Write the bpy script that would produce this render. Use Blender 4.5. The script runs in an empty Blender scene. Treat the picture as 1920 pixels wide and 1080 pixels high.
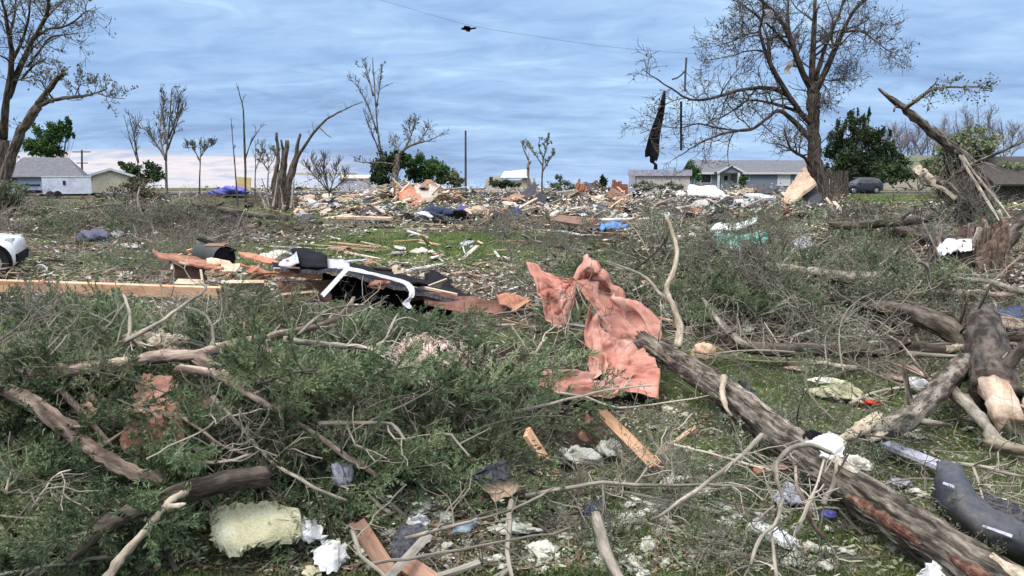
import bpy, math, random
import numpy as np
from mathutils import Vector, Matrix, Euler
R = math.radians
random.seed(7); rng = np.random.default_rng(7)
sc = bpy.context.scene
col = sc.collection
# ------------------------------------------------------------------ camera
CH, FPX, HORIZ = 2.2, 1500.0, 325.0
PITCH = math.atan((540 - HORIZ) / FPX)
cam = bpy.data.cameras.new('camera'); camo = bpy.data.objects.new('camera', cam)
col.objects.link(camo); sc.camera = camo
cam.sensor_width = 36.0; cam.lens = 36.0 * FPX / 1920.0
cam.clip_start = 0.05; cam.clip_end = 9000
camo.location = (0, 0, CH); camo.rotation_euler = (math.pi / 2 - PITCH, 0, 0)
# ------------------------------------------------------------------ exposure
vs = sc.view_settings
vs.view_transform = 'Standard'; vs.look = 'None'; vs.gamma = 1; vs.exposure = 0.78
vs.use_curve_mapping = False
# ------------------------------------------------------------------ sun and sky
SUN_EL, SUN_AZ = R(52), R(215)      # azimuth clockwise from +Y
sun = bpy.data.lights.new('sun', 'SUN'); suno = bpy.data.objects.new('sun', sun); col.objects.link(suno)
sun.energy = 1.5; sun.angle = R(14); sun.color = (1.0, 0.955, 0.9)
sdir = Vector((math.sin(SUN_AZ) * math.cos(SUN_EL), math.cos(SUN_AZ) * math.cos(SUN_EL), math.sin(SUN_EL)))
suno.rotation_euler = sdir.to_track_quat('Z', 'Y').to_euler()
world = bpy.data.worlds.new('World'); sc.world = world; world.use_nodes = True
def build_world():
    nt = world.node_tree; N = nt.nodes; L = nt.links; N.clear()
    out = N.new('ShaderNodeOutputWorld'); bg = N.new('ShaderNodeBackground'); bg.inputs[1].default_value = 0.1
    L.new(bg.outputs[0], out.inputs[0])
    sky = N.new('ShaderNodeTexSky'); sky.sky_type = 'NISHITA'; sky.sun_disc = False
    sky.sun_elevation = SUN_EL; sky.sun_rotation = SUN_AZ
    tc = N.new('ShaderNodeTexCoord')
    sep = N.new('ShaderNodeSeparateXYZ'); L.new(tc.outputs['Generated'], sep.inputs[0])
    def M(op, a, b=None, c=None):
        n = N.new('ShaderNodeMath'); n.operation = op
        for i, x in enumerate((a, b, c)):
            if x is None: continue
            if isinstance(x, (int, float)): n.inputs[i].default_value = x
            else: L.new(x, n.inputs[i])
        return n.outputs[0]
    def ss(x, lo, hi, t0=0.0, t1=1.0):
        n = N.new('ShaderNodeMapRange'); n.interpolation_type = 'SMOOTHSTEP'
        L.new(x, n.inputs[0])
        for i, q in enumerate((lo, hi, t0, t1)): n.inputs[i + 1].default_value = q
        return n.outputs[0]
    X, Y, Z = sep.outputs
    zc = M('ADD', M('MAXIMUM', M('ADD', Z, 0.02), 0.0), 0.15)
    cmb = N.new('ShaderNodeCombineXYZ')
    L.new(M('DIVIDE', X, zc), cmb.inputs[0]); L.new(M('DIVIDE', Y, zc), cmb.inputs[1])
    def noise(scale, detail, sx, sy, rot, dist=0.0, off=0.0):
        mp = N.new('ShaderNodeMapping'); L.new(cmb.outputs[0], mp.inputs[0])
        mp.inputs['Scale'].default_value = (sx, sy, 1); mp.inputs['Rotation'].default_value = (0, 0, R(rot))
        mp.inputs['Location'].default_value = (off, off * .7, 0)
        n = N.new('ShaderNodeTexNoise'); L.new(mp.outputs[0], n.inputs['Vector'])
        n.inputs['Scale'].default_value = scale; n.inputs['Detail'].default_value = detail
        n.inputs['Roughness'].default_value = 0.55; n.inputs['Distortion'].default_value = dist
        return n.outputs[0]
    a = noise(0.9, 4, 0.55, 1.2, 8, 0.4, 3.1)
    b = noise(2.6, 5, 0.40, 1.1, -10, 0.6, 11.4)
    d2 = noise(5.0, 7, 0.75, 1.1, 20, 1.0, 27.0)
    s = M('ADD', M('ADD', M('MULTIPLY', a, 0.48), M('MULTIPLY', b, 0.26)), M('MULTIPLY', d2, 0.26))
    cr = N.new('ShaderNodeValToRGB'); L.new(s, cr.inputs[0])
    e = cr.color_ramp.elements
    e[0].position = 0.38; e[0].color = (0.21, 0.33, 0.57, 1)
    e[1].position = 0.62; e[1].color = (0.50, 0.70, 0.92, 1)
    m = cr.color_ramp.elements.new(0.47); m.color = (0.28, 0.44, 0.72, 1)
    m = cr.color_ramp.elements.new(0.56); m.color = (0.38, 0.56, 0.82, 1)
    def mix(f, c1, c2):
        n = N.new('ShaderNodeMix'); n.data_type = 'RGBA'; 
        if isinstance(f, float): n.inputs[0].default_value = f
        else: L.new(f, n.inputs[0])
        for i, c in ((6, c1), (7, c2)):
            if isinstance(c, tuple): n.inputs[i].default_value = c + (1,)
            else: L.new(c, n.inputs[i])
        return n.outputs[2]
    c = cr.outputs[0]
    # pale gap of clear evening sky low on the left, under the cloud deck
    az = M('DIVIDE', X, M('MAXIMUM', Y, 0.05))
    edge = M('ADD', Z, M('MULTIPLY', M('SUBTRACT', b, 0.5), 0.03))
    gap = M('MULTIPLY', M('MULTIPLY', ss(edge, 0.028, 0.014), ss(d2, 0.30, 0.58, 0.45, 1.0)), M('MULTIPLY', ss(az, -0.14, -0.34), ss(Y, 0.0, 0.2)))
    c = mix(gap, c, (0.86, 0.77, 0.78))
    low = M('MULTIPLY', ss(edge, 0.030, -0.014), 0.2)
    c = mix(low, c, (0.55, 0.68, 0.90))
    # the deck overhead is thicker and whiter than near the horizon
    zen = ss(Z, 0.22, 0.75)
    c = mix(zen, c, (1.05, 1.07, 1.10))
    k = N.new('ShaderNodeVectorMath'); k.operation = 'SCALE'; L.new(c, k.inputs[0])
    L.new(M('MULTIPLY_ADD', zen, 7.6, 7.0), k.inputs[3])
    fin = mix(0.93, sky.outputs[0], k.outputs[0])
    L.new(fin, bg.inputs[0])
build_world()
# ------------------------------------------------------------------ numeric helpers
ct, st_ = math.cos(PITCH), math.sin(PITCH)
def ray(u, v):
    a, b = (u - 960) / FPX, (540 - v) / FPX
    return np.array((a, ct + b * st_, -st_ + b * ct))
def at(u, v, Y):
    d = ray(u, v); return np.array((0, 0, CH)) + d * (Y / d[1])
def vnoise(x, y, seed=0):
    x = np.asarray(x, float); y = np.asarray(y, float)
    xi = np.floor(x); yi = np.floor(y); fx = x - xi; fy = y - yi
    fx = fx * fx * (3 - 2 * fx); fy = fy * fy * (3 - 2 * fy)
    def h(i, j):
        t = np.sin(i * 127.1 + j * 311.7 + seed * 74.7) * 43758.5453
        return t - np.floor(t)
    return (h(xi, yi) * (1 - fx) + h(xi + 1, yi) * fx) * (1 - fy) + (h(xi, yi + 1) * (1 - fx) + h(xi + 1, yi + 1) * fx) * fy
def fbm(x, y, seed=0, o=3):
    s = 0; a = .5
    for k in range(o):
        s = s + a * vnoise(np.asarray(x) * 2 ** k, np.asarray(y) * 2 ** k, seed + k); a *= .5
    return s / (1 - .5 ** o)
# brush and rubble heaps: centre x, y, radius x, y, height
HEAPS = [(-2.9, 6.3, 2.2, 1.7, .60), (-.6, 7.0, 1.3, 1.1, .50), (-1.1, 5.4, 1.1, .9, .22), (-5.2, 6.6, 2.2, 2.0, .45), (-3.8, 8.5, 3.4, 1.1, .50), (-.9, 8.6, 1.4, .9, .34),
         (.9, 9.0, .9, .6, .30), (1.8, 12.5, 1.6, 1.8, .45), (4.2, 13.8, 2.4, 2.2, .55), (7.4, 13.5, 2.0, 2.0, .50),
         (8.5, 19, 3.0, 3.0, .7), (-14, 31, 3.6, 3.0, 1.0), (-21, 27, 4, 4, .7), (-14.5, 50, 4, 3, .6), (4.0, 24, 4, 3, .4),
         (-7.8, 62, 4.2, 3.0, 1.0), (3.5, 60, 9, 5, .32), (14, 52, 8, 5, .38), (9, 70, 7, 4, .40), (-24, 66, 6, 4, .4), (19, 47, 4, 3, .5), (10, 42, 6, 4, .45), (22, 38, 6, 5, .6)]
def pile(x, y):
    s = 0
    for cx, cy, sx, sy, h in HEAPS:
        q = ((x - cx) / sx) ** 2 + ((y - cy) / sy) ** 2
        s = np.maximum(s, h * np.exp(-np.minimum(q * q, 60) * .7)) + 0 * s
    return s
def H(x, y):
    x = np.asarray(x, float); y = np.asarray(y, float)
    r = np.hypot(x, y)
    return pile(x, y) + .10 * (fbm(x * .6, y * .6, 3) - .5) + .03 * (vnoise(x * 3, y * 3, 9) - .5) * (r < 40) + .5 * (fbm(x * .02, y * .02, 5) - .5) * np.clip((r - 30) / 60, 0, 1) * np.clip((150 - r) / 30, 0, 1) - np.maximum(y - 122, 0) * .0190
TT = 2.0 * 1.006 ** np.arange(1100)
def gp(u, v, dz=0.0):
    """point where the ray of photo pixel u, v meets the terrain raised by dz"""
    d = ray(u, v); d = d / d[1]
    P = np.array((0, 0, CH)) + TT[:, None] * d
    g = P[:, 2] - H(P[:, 0], P[:, 1]) - dz
    i = np.argmax(g < 0)
    if g[i] >= 0: return P[-1]
    if i == 0: return P[0]
    t = g[i - 1] / (g[i - 1] - g[i])
    return P[i - 1] + (P[i] - P[i - 1]) * t
def rp(p):
    """(u, v, third): third above 2.5 is a distance in metres, else a height above the surface"""
    return at(*p) if p[2] > 2.5 else gp(*p)
# ------------------------------------------------------------------ mesh builder
class MB:
    def __init__(s): s.v = []; s.g = []; s.f = []; s.n = 0
    def add(s, v, faces, mat=0, grain=None):
        v = np.asarray(v, float).reshape(-1, 3)
        s.v.append(v); s.g.append(v if grain is None else np.asarray(grain, float).reshape(-1, 3))
        fs = np.asarray(faces, int)
        if fs.size: s.f.append((fs + s.n, mat))
        s.n += len(v); return s.n - len(v)
    def more(s, faces, base, mat=0):
        s.f.append((np.asarray(faces, int) + base, mat))
    def tube(s, pts, r, sides=6, mat=0, cap=True, rough=0.0, flat=1.0, jag=0.0, ridge=0.0):
        P = np.asarray(pts, float); n = len(P)
        r = np.broadcast_to(np.asarray(r, float), (n,)) if np.ndim(r) else np.full(n, float(r))
        T = np.gradient(P, axis=0); T /= np.linalg.norm(T, axis=1)[:, None] + 1e-9
        ref = np.array((0, 0, 1.)) if abs(T[:, 2]).mean() < .8 else np.array((0, 1., 0))
        A = np.cross(T, ref); A /= np.linalg.norm(A, axis=1)[:, None] + 1e-9
        B = np.cross(A, T)
        ang = np.linspace(0, 2 * np.pi, sides, endpoint=False)
        ca, sa = np.cos(ang), np.sin(ang)
        rr = r[:, None] * np.ones(sides)
        if rough:
            rr = rr * (1 + rough * (rng.random((n, sides)) - .5) + rough * .8 * (rng.random((1, sides)) - .5))
        if ridge:
            LL = np.concatenate(([0], np.cumsum(np.linalg.norm(np.diff(P, axis=0), axis=1))))[:, None]; k_ = .9 / max(r.mean(), .02)
            rd = 1 - np.abs(2 * fbm(ca * 3.2 + LL * k_ * .22 + 7, sa * 3.2 + LL * k_ * .10, 13, 3) - 1) * 2
            rr = rr * (1 + ridge * rd)
        V = P[:, None] + A[:, None] * (ca * rr)[..., None] + B[:, None] * (sa * rr * flat)[..., None]
        if jag:
            for row, sg in ((0, -1), (n - 1, 1)):
                V[row] += T[row] * (sg * r[row] * jag * (rng.random(sides) * 1.6 - .5))[:, None]
        Ls = np.concatenate(([0], np.cumsum(np.linalg.norm(np.diff(P, axis=0), axis=1)))) + rng.random() * 5
        G = np.stack((ca * rr, sa * rr, np.repeat(Ls[:, None] * .22, sides, 1)), -1)
        i = np.arange(n - 1)[:, None] * sides; j = np.arange(sides)[None]; k = (j + 1) % sides
        F = np.stack((i + j, i + k, i + sides + k, i + sides + j), -1).reshape(-1, 4)
        b = s.add(V, F, mat, G)
        if cap:
            for row in (0, n - 1):
                c = s.add([P[row]], [], mat, [G[row].mean(0)])
                a = b + row * sides + np.arange(sides); q = np.roll(a, -1)
                f = np.stack((a, q, np.full(sides, c)), -1)
                s.f.append((f if row else f[:, ::-1], mat if cap is True else cap))
        return b
    def box(s, c, size, mat=0, rot=None):
        x, y, z = np.asarray(size) / 2.0
        V = np.array([(-x, -y, -z), (x, -y, -z), (x, y, -z), (-x, y, -z), (-x, -y, z), (x, -y, z), (x, y, z), (-x, y, z)])
        if rot is not None: V = V @ np.array(Euler(rot).to_matrix()).T
        s.add(V + np.asarray(c, float), [(0, 3, 2, 1), (4, 5, 6, 7), (0, 1, 5, 4), (1, 2, 6, 5), (2, 3, 7, 6), (3, 0, 4, 7)], mat)
    def slab(s, P, thick, mat=0, mat_back=None):
        """sheet of real thickness from an (m, n, 3) grid of points"""
        P = np.asarray(P, float); m, n = P.shape[:2]
        du = np.gradient(P, axis=1); dv = np.gradient(P, axis=0)
        N = np.cross(du, dv); N /= np.linalg.norm(N, axis=2)[..., None] + 1e-9
        T = np.broadcast_to(np.asarray(thick, float), (m, n))[..., None] * .5
        idx = np.arange(m * n).reshape(m, n)
        q = np.stack((idx[:-1, :-1], idx[:-1, 1:], idx[1:, 1:], idx[1:, :-1]), -1).reshape(-1, 4)
        a = s.add(P + N * T, q, mat); b = s.add(P - N * T, q[:, ::-1], mat if mat_back is None else mat_back)
        rim = np.concatenate((idx[0, :-1], idx[:-1, -1], idx[-1, :0:-1], idx[:0:-1, 0])); nx = np.roll(rim, -1)
        s.f.append((np.stack((rim + a, rim + b, nx + b, nx + a), -1), mat))
    def build(s, name, mats, parent=None, origin=None, smooth=False, local=False):
        V = np.concatenate(s.v); G = np.concatenate(s.g)
        if local: o = np.zeros(3)
        elif origin is not None: o = np.asarray(origin, float)
        elif parent is not None: o = np.array(parent.location)
        else: o = np.array((V[:, 0].mean(), V[:, 1].mean(), V[:, 2].min()))
        me = bpy.data.meshes.new(name)
        nf = sum(len(f) for f, _ in s.f)
        lv = np.concatenate([f.ravel() for f, _ in s.f]); tot = np.concatenate([np.full(len(f), f.shape[1]) for f, _ in s.f])
        mi = np.concatenate([np.full(len(f), m) for f, m in s.f])
        me.vertices.add(len(V)); me.vertices.foreach_set('co', (V - o).astype(np.float32).ravel())
        me.loops.add(len(lv)); me.loops.foreach_set('vertex_index', lv.astype(np.int32))
        me.polygons.add(nf)
        me.polygons.foreach_set('loop_start', np.concatenate(([0], np.cumsum(tot)[:-1])).astype(np.int32))
        me.polygons.foreach_set('material_index', mi.astype(np.int32))
        me.polygons.foreach_set('use_smooth', np.full(nf, bool(smooth)))
        at_ = me.attributes.new('grain', 'FLOAT_VECTOR', 'POINT')
        at_.data.foreach_set('vector', (G - (o if G is not None and False else 0)).astype(np.float32).ravel())
        me.update(calc_edges=True); me.validate()
        for m in (mats if isinstance(mats, (list, tuple)) else [mats]): me.materials.append(m)
        ob = bpy.data.objects.new(name, me); col.objects.link(ob)
        if parent is not None:
            ob.parent = parent; ob.location = Vector(o) - parent.location if not local else (0, 0, 0)
        else: ob.location = o
        return ob
def tag(o, label=None, cat=None, group=None, kind=None):
    if label: o['label'] = label
    if cat: o['category'] = cat
    if group: o['group'] = group
    if kind: o['kind'] = kind
    return o
def empty(name, loc, label, cat, group=None, rz=0.0):
    o = bpy.data.objects.new(name, None); col.objects.link(o); o.location = Vector(loc); o.rotation_euler.z = rz
    o.empty_display_size = .1
    return tag(o, label, cat, group)
def copy_thing(o):
    c = o.copy(); col.objects.link(c)
    for ch in list(o.children):
        d = ch.copy(); col.objects.link(d); d.parent = c
        for g in list(ch.children):
            e = g.copy(); col.objects.link(e); e.parent = d
    return c
USED = set()
def spawn(proto, loc, rot, scale, label, cat, group):
    if proto.name in USED: o = copy_thing(proto)
    else: o = proto; USED.add(proto.name)
    o.location = Vector(loc); o.rotation_euler = rot; o.scale = (scale,) * 3 if np.ndim(scale) == 0 else tuple(scale)
    return tag(o, label, cat, group)
def cat_rom(P, k):
    """Catmull-Rom upsample along axis 0"""
    P = np.asarray(P, float); n = len(P)
    E = np.concatenate((2 * P[:1] - P[1:2], P, 2 * P[-1:] - P[-2:-1]))
    t = np.linspace(0, n - 1, (n - 1) * k + 1); i = np.minimum(t.astype(int), n - 2); f = t - i
    f = f.reshape((-1,) + (1,) * (P.ndim - 1))
    a, b, c, d = E[i], E[i + 1], E[i + 2], E[i + 3]
    return .5 * (2 * b + (c - a) * f + (2 * a - 5 * b + 4 * c - d) * f ** 2 + (3 * b - a - 3 * c + d) * f ** 3)
def surf(ctrl, ku, kv):
    g = cat_rom(np.asarray(ctrl, float), kv)
    return np.swapaxes(cat_rom(np.swapaxes(g, 0, 1), ku), 0, 1)
# ------------------------------------------------------------------ materials
def mat(name, c1, c2, scale=6.0, rough=.85, bump=.3, c3=None, dirt=.0, dirtc=(.09, .07, .05), vary=.25, spec=.25, fine=40.0, coords='grain', trans=0.0, metal=0.0, detail=6, stretch=None, hue=0.0, lo=.33, hi=.67, coat=0.0):
    m = bpy.data.materials.new(name); m.use_nodes = True
    nt = m.node_tree; N = nt.nodes; L = nt.links
    b = N['Principled BSDF']
    if coords == 'grain':
        a = N.new('ShaderNodeAttribute'); a.attribute_name = 'grain'; src = a.outputs['Vector']
    else:
        a = N.new('ShaderNodeTexCoord'); src = a.outputs['Object']
    oi = N.new('ShaderNodeObjectInfo')
    ad = N.new('ShaderNodeVectorMath'); ad.operation = 'ADD'; L.new(src, ad.inputs[0])
    sc_ = N.new('ShaderNodeMath'); sc_.operation = 'MULTIPLY'; sc_.inputs[1].default_value = 37.0; L.new(oi.outputs['Random'], sc_.inputs[0])
    L.new(sc_.outputs[0], ad.inputs[1]); src = ad.outputs[0]
    if stretch:
        mp = N.new('ShaderNodeMapping'); L.new(src, mp.inputs[0]); mp.inputs['Scale'].default_value = stretch; src = mp.outputs[0]
    n1 = N.new('ShaderNodeTexNoise'); L.new(src, n1.inputs['Vector']); n1.inputs['Scale'].default_value = scale
    n1.inputs['Detail'].default_value = detail; n1.inputs['Roughness'].default_value = .65
    cr = N.new('ShaderNodeValToRGB'); L.new(n1.outputs[0], cr.inputs[0]); e = cr.color_ramp.elements
    e[0].position = lo; e[0].color = c1 + (1,); e[1].position = hi; e[1].color = (c3 or c2) + (1,)
    if c3: q = e.new((lo + hi) / 2); q.color = c2 + (1,)
    c = cr.outputs[0]
    n2 = N.new('ShaderNodeTexNoise'); L.new(src, n2.inputs['Vector']); n2.inputs['Scale'].default_value = fine; n2.inputs['Detail'].default_value = 3
    if dirt:
        n3 = N.new('ShaderNodeTexNoise'); L.new(src, n3.inputs['Vector']); n3.inputs['Scale'].default_value = scale * .45; n3.inputs['Detail'].default_value = 8; n3.inputs['Roughness'].default_value = .7
        mr = N.new('ShaderNodeMapRange'); L.new(n3.outputs[0], mr.inputs[0]); mr.inputs[1].default_value = .47; mr.inputs[2].default_value = .72; mr.inputs[3].default_value = 0; mr.inputs[4].default_value = dirt
        mx = N.new('ShaderNodeMix'); mx.data_type = 'RGBA'; L.new(mr.outputs[0], mx.inputs[0]); L.new(c, mx.inputs[6]); mx.inputs[7].default_value = dirtc + (1,); c = mx.outputs[2]
    hs = N.new('ShaderNodeHueSaturation'); L.new(c, hs.inputs['Color'])
    v = N.new('ShaderNodeMapRange'); L.new(oi.outputs['Random'], v.inputs[0]); v.inputs[3].default_value = 1 - vary; v.inputs[4].default_value = 1 + vary
    v2 = N.new('ShaderNodeMapRange'); L.new(n2.outputs[0], v2.inputs[0]); v2.inputs[1].default_value = .3; v2.inputs[2].default_value = .7; v2.inputs[3].default_value = .82; v2.inputs[4].default_value = 1.15
    mm = N.new('ShaderNodeMath'); mm.operation = 'MULTIPLY'; L.new(v.outputs[0], mm.inputs[0]); L.new(v2.outputs[0], mm.inputs[1]); L.new(mm.outputs[0], hs.inputs['Value'])
    if hue:
        w = N.new('ShaderNodeTexWhiteNoise'); w.noise_dimensions = '1D'; L.new(oi.outputs['Random'], w.inputs['W'])
        h = N.new('ShaderNodeMapRange'); L.new(w.outputs[0], h.inputs[0]); h.inputs[3].default_value = .5 - hue; h.inputs[4].default_value = .5 + hue; L.new(h.outputs[0], hs.inputs['Hue'])
    L.new(hs.outputs[0], b.inputs['Base Color'])
    b.inputs['Roughness'].default_value = rough; b.inputs['Specular IOR Level'].default_value = spec; b.inputs['Metallic'].default_value = metal
    b.inputs['Coat Weight'].default_value = coat
    if bump:
        bp = N.new('ShaderNodeBump'); bp.inputs['Strength'].default_value = bump; bp.inputs['Distance'].default_value = .02
        bs = N.new('ShaderNodeMath'); bs.operation = 'MULTIPLY_ADD'; bs.inputs[1].default_value = .35; L.new(n2.outputs[0], bs.inputs[0]); L.new(n1.outputs[0], bs.inputs[2])
        L.new(bs.outputs[0], bp.inputs['Height']); L.new(bp.outputs[0], b.inputs['Normal'])
    if trans:
        t = N.new('ShaderNodeBsdfTranslucent'); L.new(hs.outputs[0], t.inputs[0]); ms = N.new('ShaderNodeMixShader'); ms.inputs[0].default_value = trans
        L.new(b.outputs[0], ms.inputs[1]); L.new(t.outputs[0], ms.inputs[2]); L.new(ms.outputs[0], N['Material Output'].inputs[0])
    return m
BARK = mat('bark', (.026, .021, .017), (.105, .085, .068), 16, .95, 1.0, c3=(.23, .20, .165), fine=70, vary=.2, lo=.40, hi=.60)
BARKD = mat('dark_bark', (.022, .017, .014), (.075, .058, .045), 10, .95, .9, c3=(.15, .12, .098), fine=70, lo=.40, hi=.60)
BARKG = mat('grey_bark', (.12, .10, .08), (.26, .225, .18), 10, .9, .7, c3=(.42, .37, .30), fine=70, lo=.38, hi=.62)
BARKP = mat('pink_bark', (.085, .058, .046), (.21, .155, .125), 14, .92, 1.0, c3=(.40, .31, .25), fine=70, lo=.39, hi=.61)
BARE = mat('bare_wood', (.20, .15, .10), (.38, .31, .23), 14, .85, .6, c3=(.54, .46, .36), fine=50)
TWIG = mat('twig', (.085, .072, .060), (.20, .175, .145), 3, .9, 0, vary=.4)
TWIGL = mat('pale_twig', (.17, .145, .115), (.36, .32, .265), 3, .9, 0, vary=.35)
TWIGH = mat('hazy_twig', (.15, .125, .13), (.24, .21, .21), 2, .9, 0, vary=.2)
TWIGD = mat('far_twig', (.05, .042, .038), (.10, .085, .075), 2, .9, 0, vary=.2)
RAW = mat('raw_lumber', (.42, .21, .115), (.58, .34, .20), 9, .8, .3, c3=(.66, .44, .29), dirt=.4, fine=80, stretch=(.12, 1, 1), coords='obj')
RAWP = mat('pale_lumber', (.44, .32, .22), (.58, .44, .32), 9, .8, .3, c3=(.66, .55, .43), dirt=.5, fine=80, stretch=(.12, 1, 1), coords='obj')
GREYW = mat('weathered_lumber', (.20, .17, .145), (.34, .30, .26), 9, .9, .4, c3=(.46, .42, .37), dirt=.5, fine=80, stretch=(.12, 1, 1), coords='obj')
BROWNW = mat('brown_lumber', (.16, .085, .06), (.27, .15, .105), 9, .85, .3, c3=(.34, .21, .15), dirt=.5, fine=80, stretch=(.12, 1, 1), coords='obj')
PLY = mat('rust_plywood', (.23, .085, .052), (.35, .15, .095), 5, .88, .3, c3=(.46, .24, .16), dirt=.5, coords='obj')
PLYP = mat('pale_plywood', (.46, .30, .20), (.60, .42, .30), 5, .85, .3, c3=(.66, .50, .38), dirt=.45, coords='obj')
REDB = mat('red_brown_board', (.17, .075, .055), (.26, .125, .095), 5, .9, .3, c3=(.33, .18, .14), dirt=.5, coords='obj')
WHITE = mat('white_paint', (.50, .50, .50), (.64, .64, .64), 5, .6, .15, dirt=.45, dirtc=(.30, .27, .23), vary=.12, coords='obj')
DRYW = mat('drywall', (.42, .38, .34), (.58, .55, .50), 8, .9, .3, dirt=.7, dirtc=(.30, .24, .19), vary=.2, hue=.03, coords='obj')
LILAC = mat('grey_sheet', (.30, .30, .36), (.46, .46, .54), 4, .55, .15, dirt=.4, vary=.2, coords='obj')
SHING = mat('shingle', (.018, .018, .022), (.055, .055, .065), 30, .95, .5, c3=(.11, .11, .125), fine=140, vary=.3, coords='obj')
ROOFG = mat('grey_roof', (.10, .10, .115), (.155, .155, .175), 3, .95, .2, vary=.05, coords='obj')
ROOFB = mat('brown_roof', (.045, .038, .035), (.075, .064, .058), 3, .95, .2, vary=.05, coords='obj')
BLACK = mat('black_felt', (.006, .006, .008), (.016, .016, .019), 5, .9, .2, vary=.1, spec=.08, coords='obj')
PINK = mat('pink_tarp', (.40, .165, .125), (.50, .225, .17), 3.0, .9, .25, c3=(.61, .36, .30), dirt=.65, dirtc=(.36, .25, .20), vary=0, fine=160, coords='obj', trans=.12)
INSP = mat('pink_insulation', (.58, .40, .35), (.68, .50, .45), 9, .95, .3, c3=(.76, .62, .58), fine=80, vary=.1, coords='obj', trans=.1)
INSY = mat('yellow_foam', (.34, .32, .19), (.44, .42, .28), 5, .95, .5, c3=(.52, .51, .40), dirt=.45, fine=90, vary=.08, coords='obj')
INSW = mat('pale_insulation', (.46, .44, .35), (.58, .56, .49), 9, .95, .5, c3=(.66, .65, .60), fine=80, vary=.15, hue=.02, coords='obj', trans=.1)
TEAL = mat('teal_plastic', (.06, .36, .28), (.15, .50, .40), 5, .45, .3, dirt=.35, dirtc=(.30, .42, .36), coords='obj', trans=.15)
BLUET = mat('blue_tarp', (.05, .16, .45), (.13, .30, .62), 5, .5, .3, dirt=.3, coords='obj')
BLUED = mat('dark_blue_cloth', (.025, .035, .08), (.06, .075, .14), 9, .8, .3, coords='obj')
PURP = mat('violet_blue_tarp', (.07, .07, .30), (.13, .13, .42), 5, .6, .2, coords='obj')
RED = mat('red_scrap', (.45, .03, .02), (.6, .07, .04), 5, .6, .2, coords='obj')
PLASTD = mat('dark_bumper_plastic', (.030, .032, .042), (.060, .062, .078), 6, .62, .1, dirt=.75, dirtc=(.15, .135, .12), spec=.3, vary=0, coords='obj')
CARW = mat('white_car_paint', (.70, .71, .74), (.76, .77, .80), 3, .3, 0, dirt=.25, dirtc=(.4, .37, .33), spec=.5, vary=0, coat=.5, coords='obj')
CARB = mat('dark_blue_car_paint', (.020, .020, .034), (.028, .028, .045), 3, .35, 0, dirt=.2, spec=.4, vary=0, coat=.2, coords='obj')
GLASS = mat('dark_glass', (.012, .014, .018), (.03, .034, .04), 2, .1, 0, spec=.6, vary=0, coords='obj')
TYRE = mat('tyre_rubber', (.012, .012, .012), (.03, .029, .028), 12, .9, .2, coords='obj')
ALLOY = mat('alloy', (.35, .35, .36), (.5, .5, .51), 5, .4, 0, metal=.7, dirt=.3, coords='obj')
LAMP = mat('lamp_lens', (.5, .5, .5), (.6, .6, .6), 5, .15, 0, spec=.6, coords='obj')
REDL = mat('red_lens', (.3, .01, .01), (.4, .02, .02), 5, .2, 0, spec=.6, coords='obj')
SIDEB = mat('blue_grey_siding', (.16, .185, .235), (.19, .215, .27), 3, .7, .1, vary=.04, coords='obj')
SIDEW = mat('white_siding', (.52, .56, .66), (.62, .66, .74), 3, .7, .1, dirt=.3, vary=.05, coords='obj')
SIDET = mat('tan_siding', (.42, .38, .29), (.52, .47, .37), 3, .7, .1, dirt=.2, vary=.05, coords='obj')
SIDEY = mat('ochre_board', (.50, .38, .18), (.62, .49, .26), 3, .7, .1, dirt=.3, vary=.05, coords='obj')
BRICK = mat('red_brick', (.22, .075, .045), (.36, .13, .08), 9, .9, .4, dirt=.4, dirtc=(.4, .3, .25), coords='obj')
POLEW = mat('pole_wood', (.05, .042, .036), (.09, .075, .065), 6, .9, .2, vary=.05)
METAL = mat('dull_metal', (.22, .22, .24), (.38, .38, .40), 6, .45, .2, dirt=.5, metal=.5, coords='obj')
HOLE = mat('rotten_heartwood', (.045, .030, .022), (.125, .082, .060), 14, .95, .8, c3=(.24, .175, .13), fine=60)
WOUND = mat('stripped_red_wood', (.045, .022, .017), (.12, .052, .036), 16, .9, .9, c3=(.26, .165, .12), fine=60)
CEDAR = mat('cedar_foliage', (.060, .088, .044), (.130, .166, .084), 2.6, .75, 0, c3=(.235, .26, .145), vary=.40, hue=.03, fine=25, trans=.15, coords='obj')
OLIVE = mat('olive_foliage', (.075, .092, .052), (.14, .16, .088), 2.2, .8, 0, c3=(.22, .23, .14), vary=.35, hue=.02, fine=25, trans=.15, coords='obj')
LEAFG = mat('spring_leaf', (.075, .115, .060), (.15, .195, .105), 3, .7, 0, c3=(.30, .33, .22), vary=.35, hue=.03, fine=25, trans=.25, coords='obj')
TREEG = mat('tree_leaf', (.028, .062, .018), (.055, .115, .030), .35, .75, 0, c3=(.10, .165, .05), vary=.2, hue=.015, fine=5, trans=.2, coords='obj')
EVERG = mat('evergreen_leaf', (.016, .032, .014), (.036, .060, .022), .5, .8, 0, c3=(.075, .10, .036), vary=.15, fine=5, trans=.12, coords='obj')
BUDS = mat('leaf_bud', (.075, .082, .055), (.12, .135, .085), .8, .8, 0, c3=(.17, .18, .12), vary=.2, fine=9, trans=.2, coords='obj')
GRASSM = mat('grass_blade', (.065, .10, .030), (.115, .16, .052), .9, .75, 0, c3=(.21, .23, .10), vary=.0, fine=11, trans=.25, coords='obj')
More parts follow.
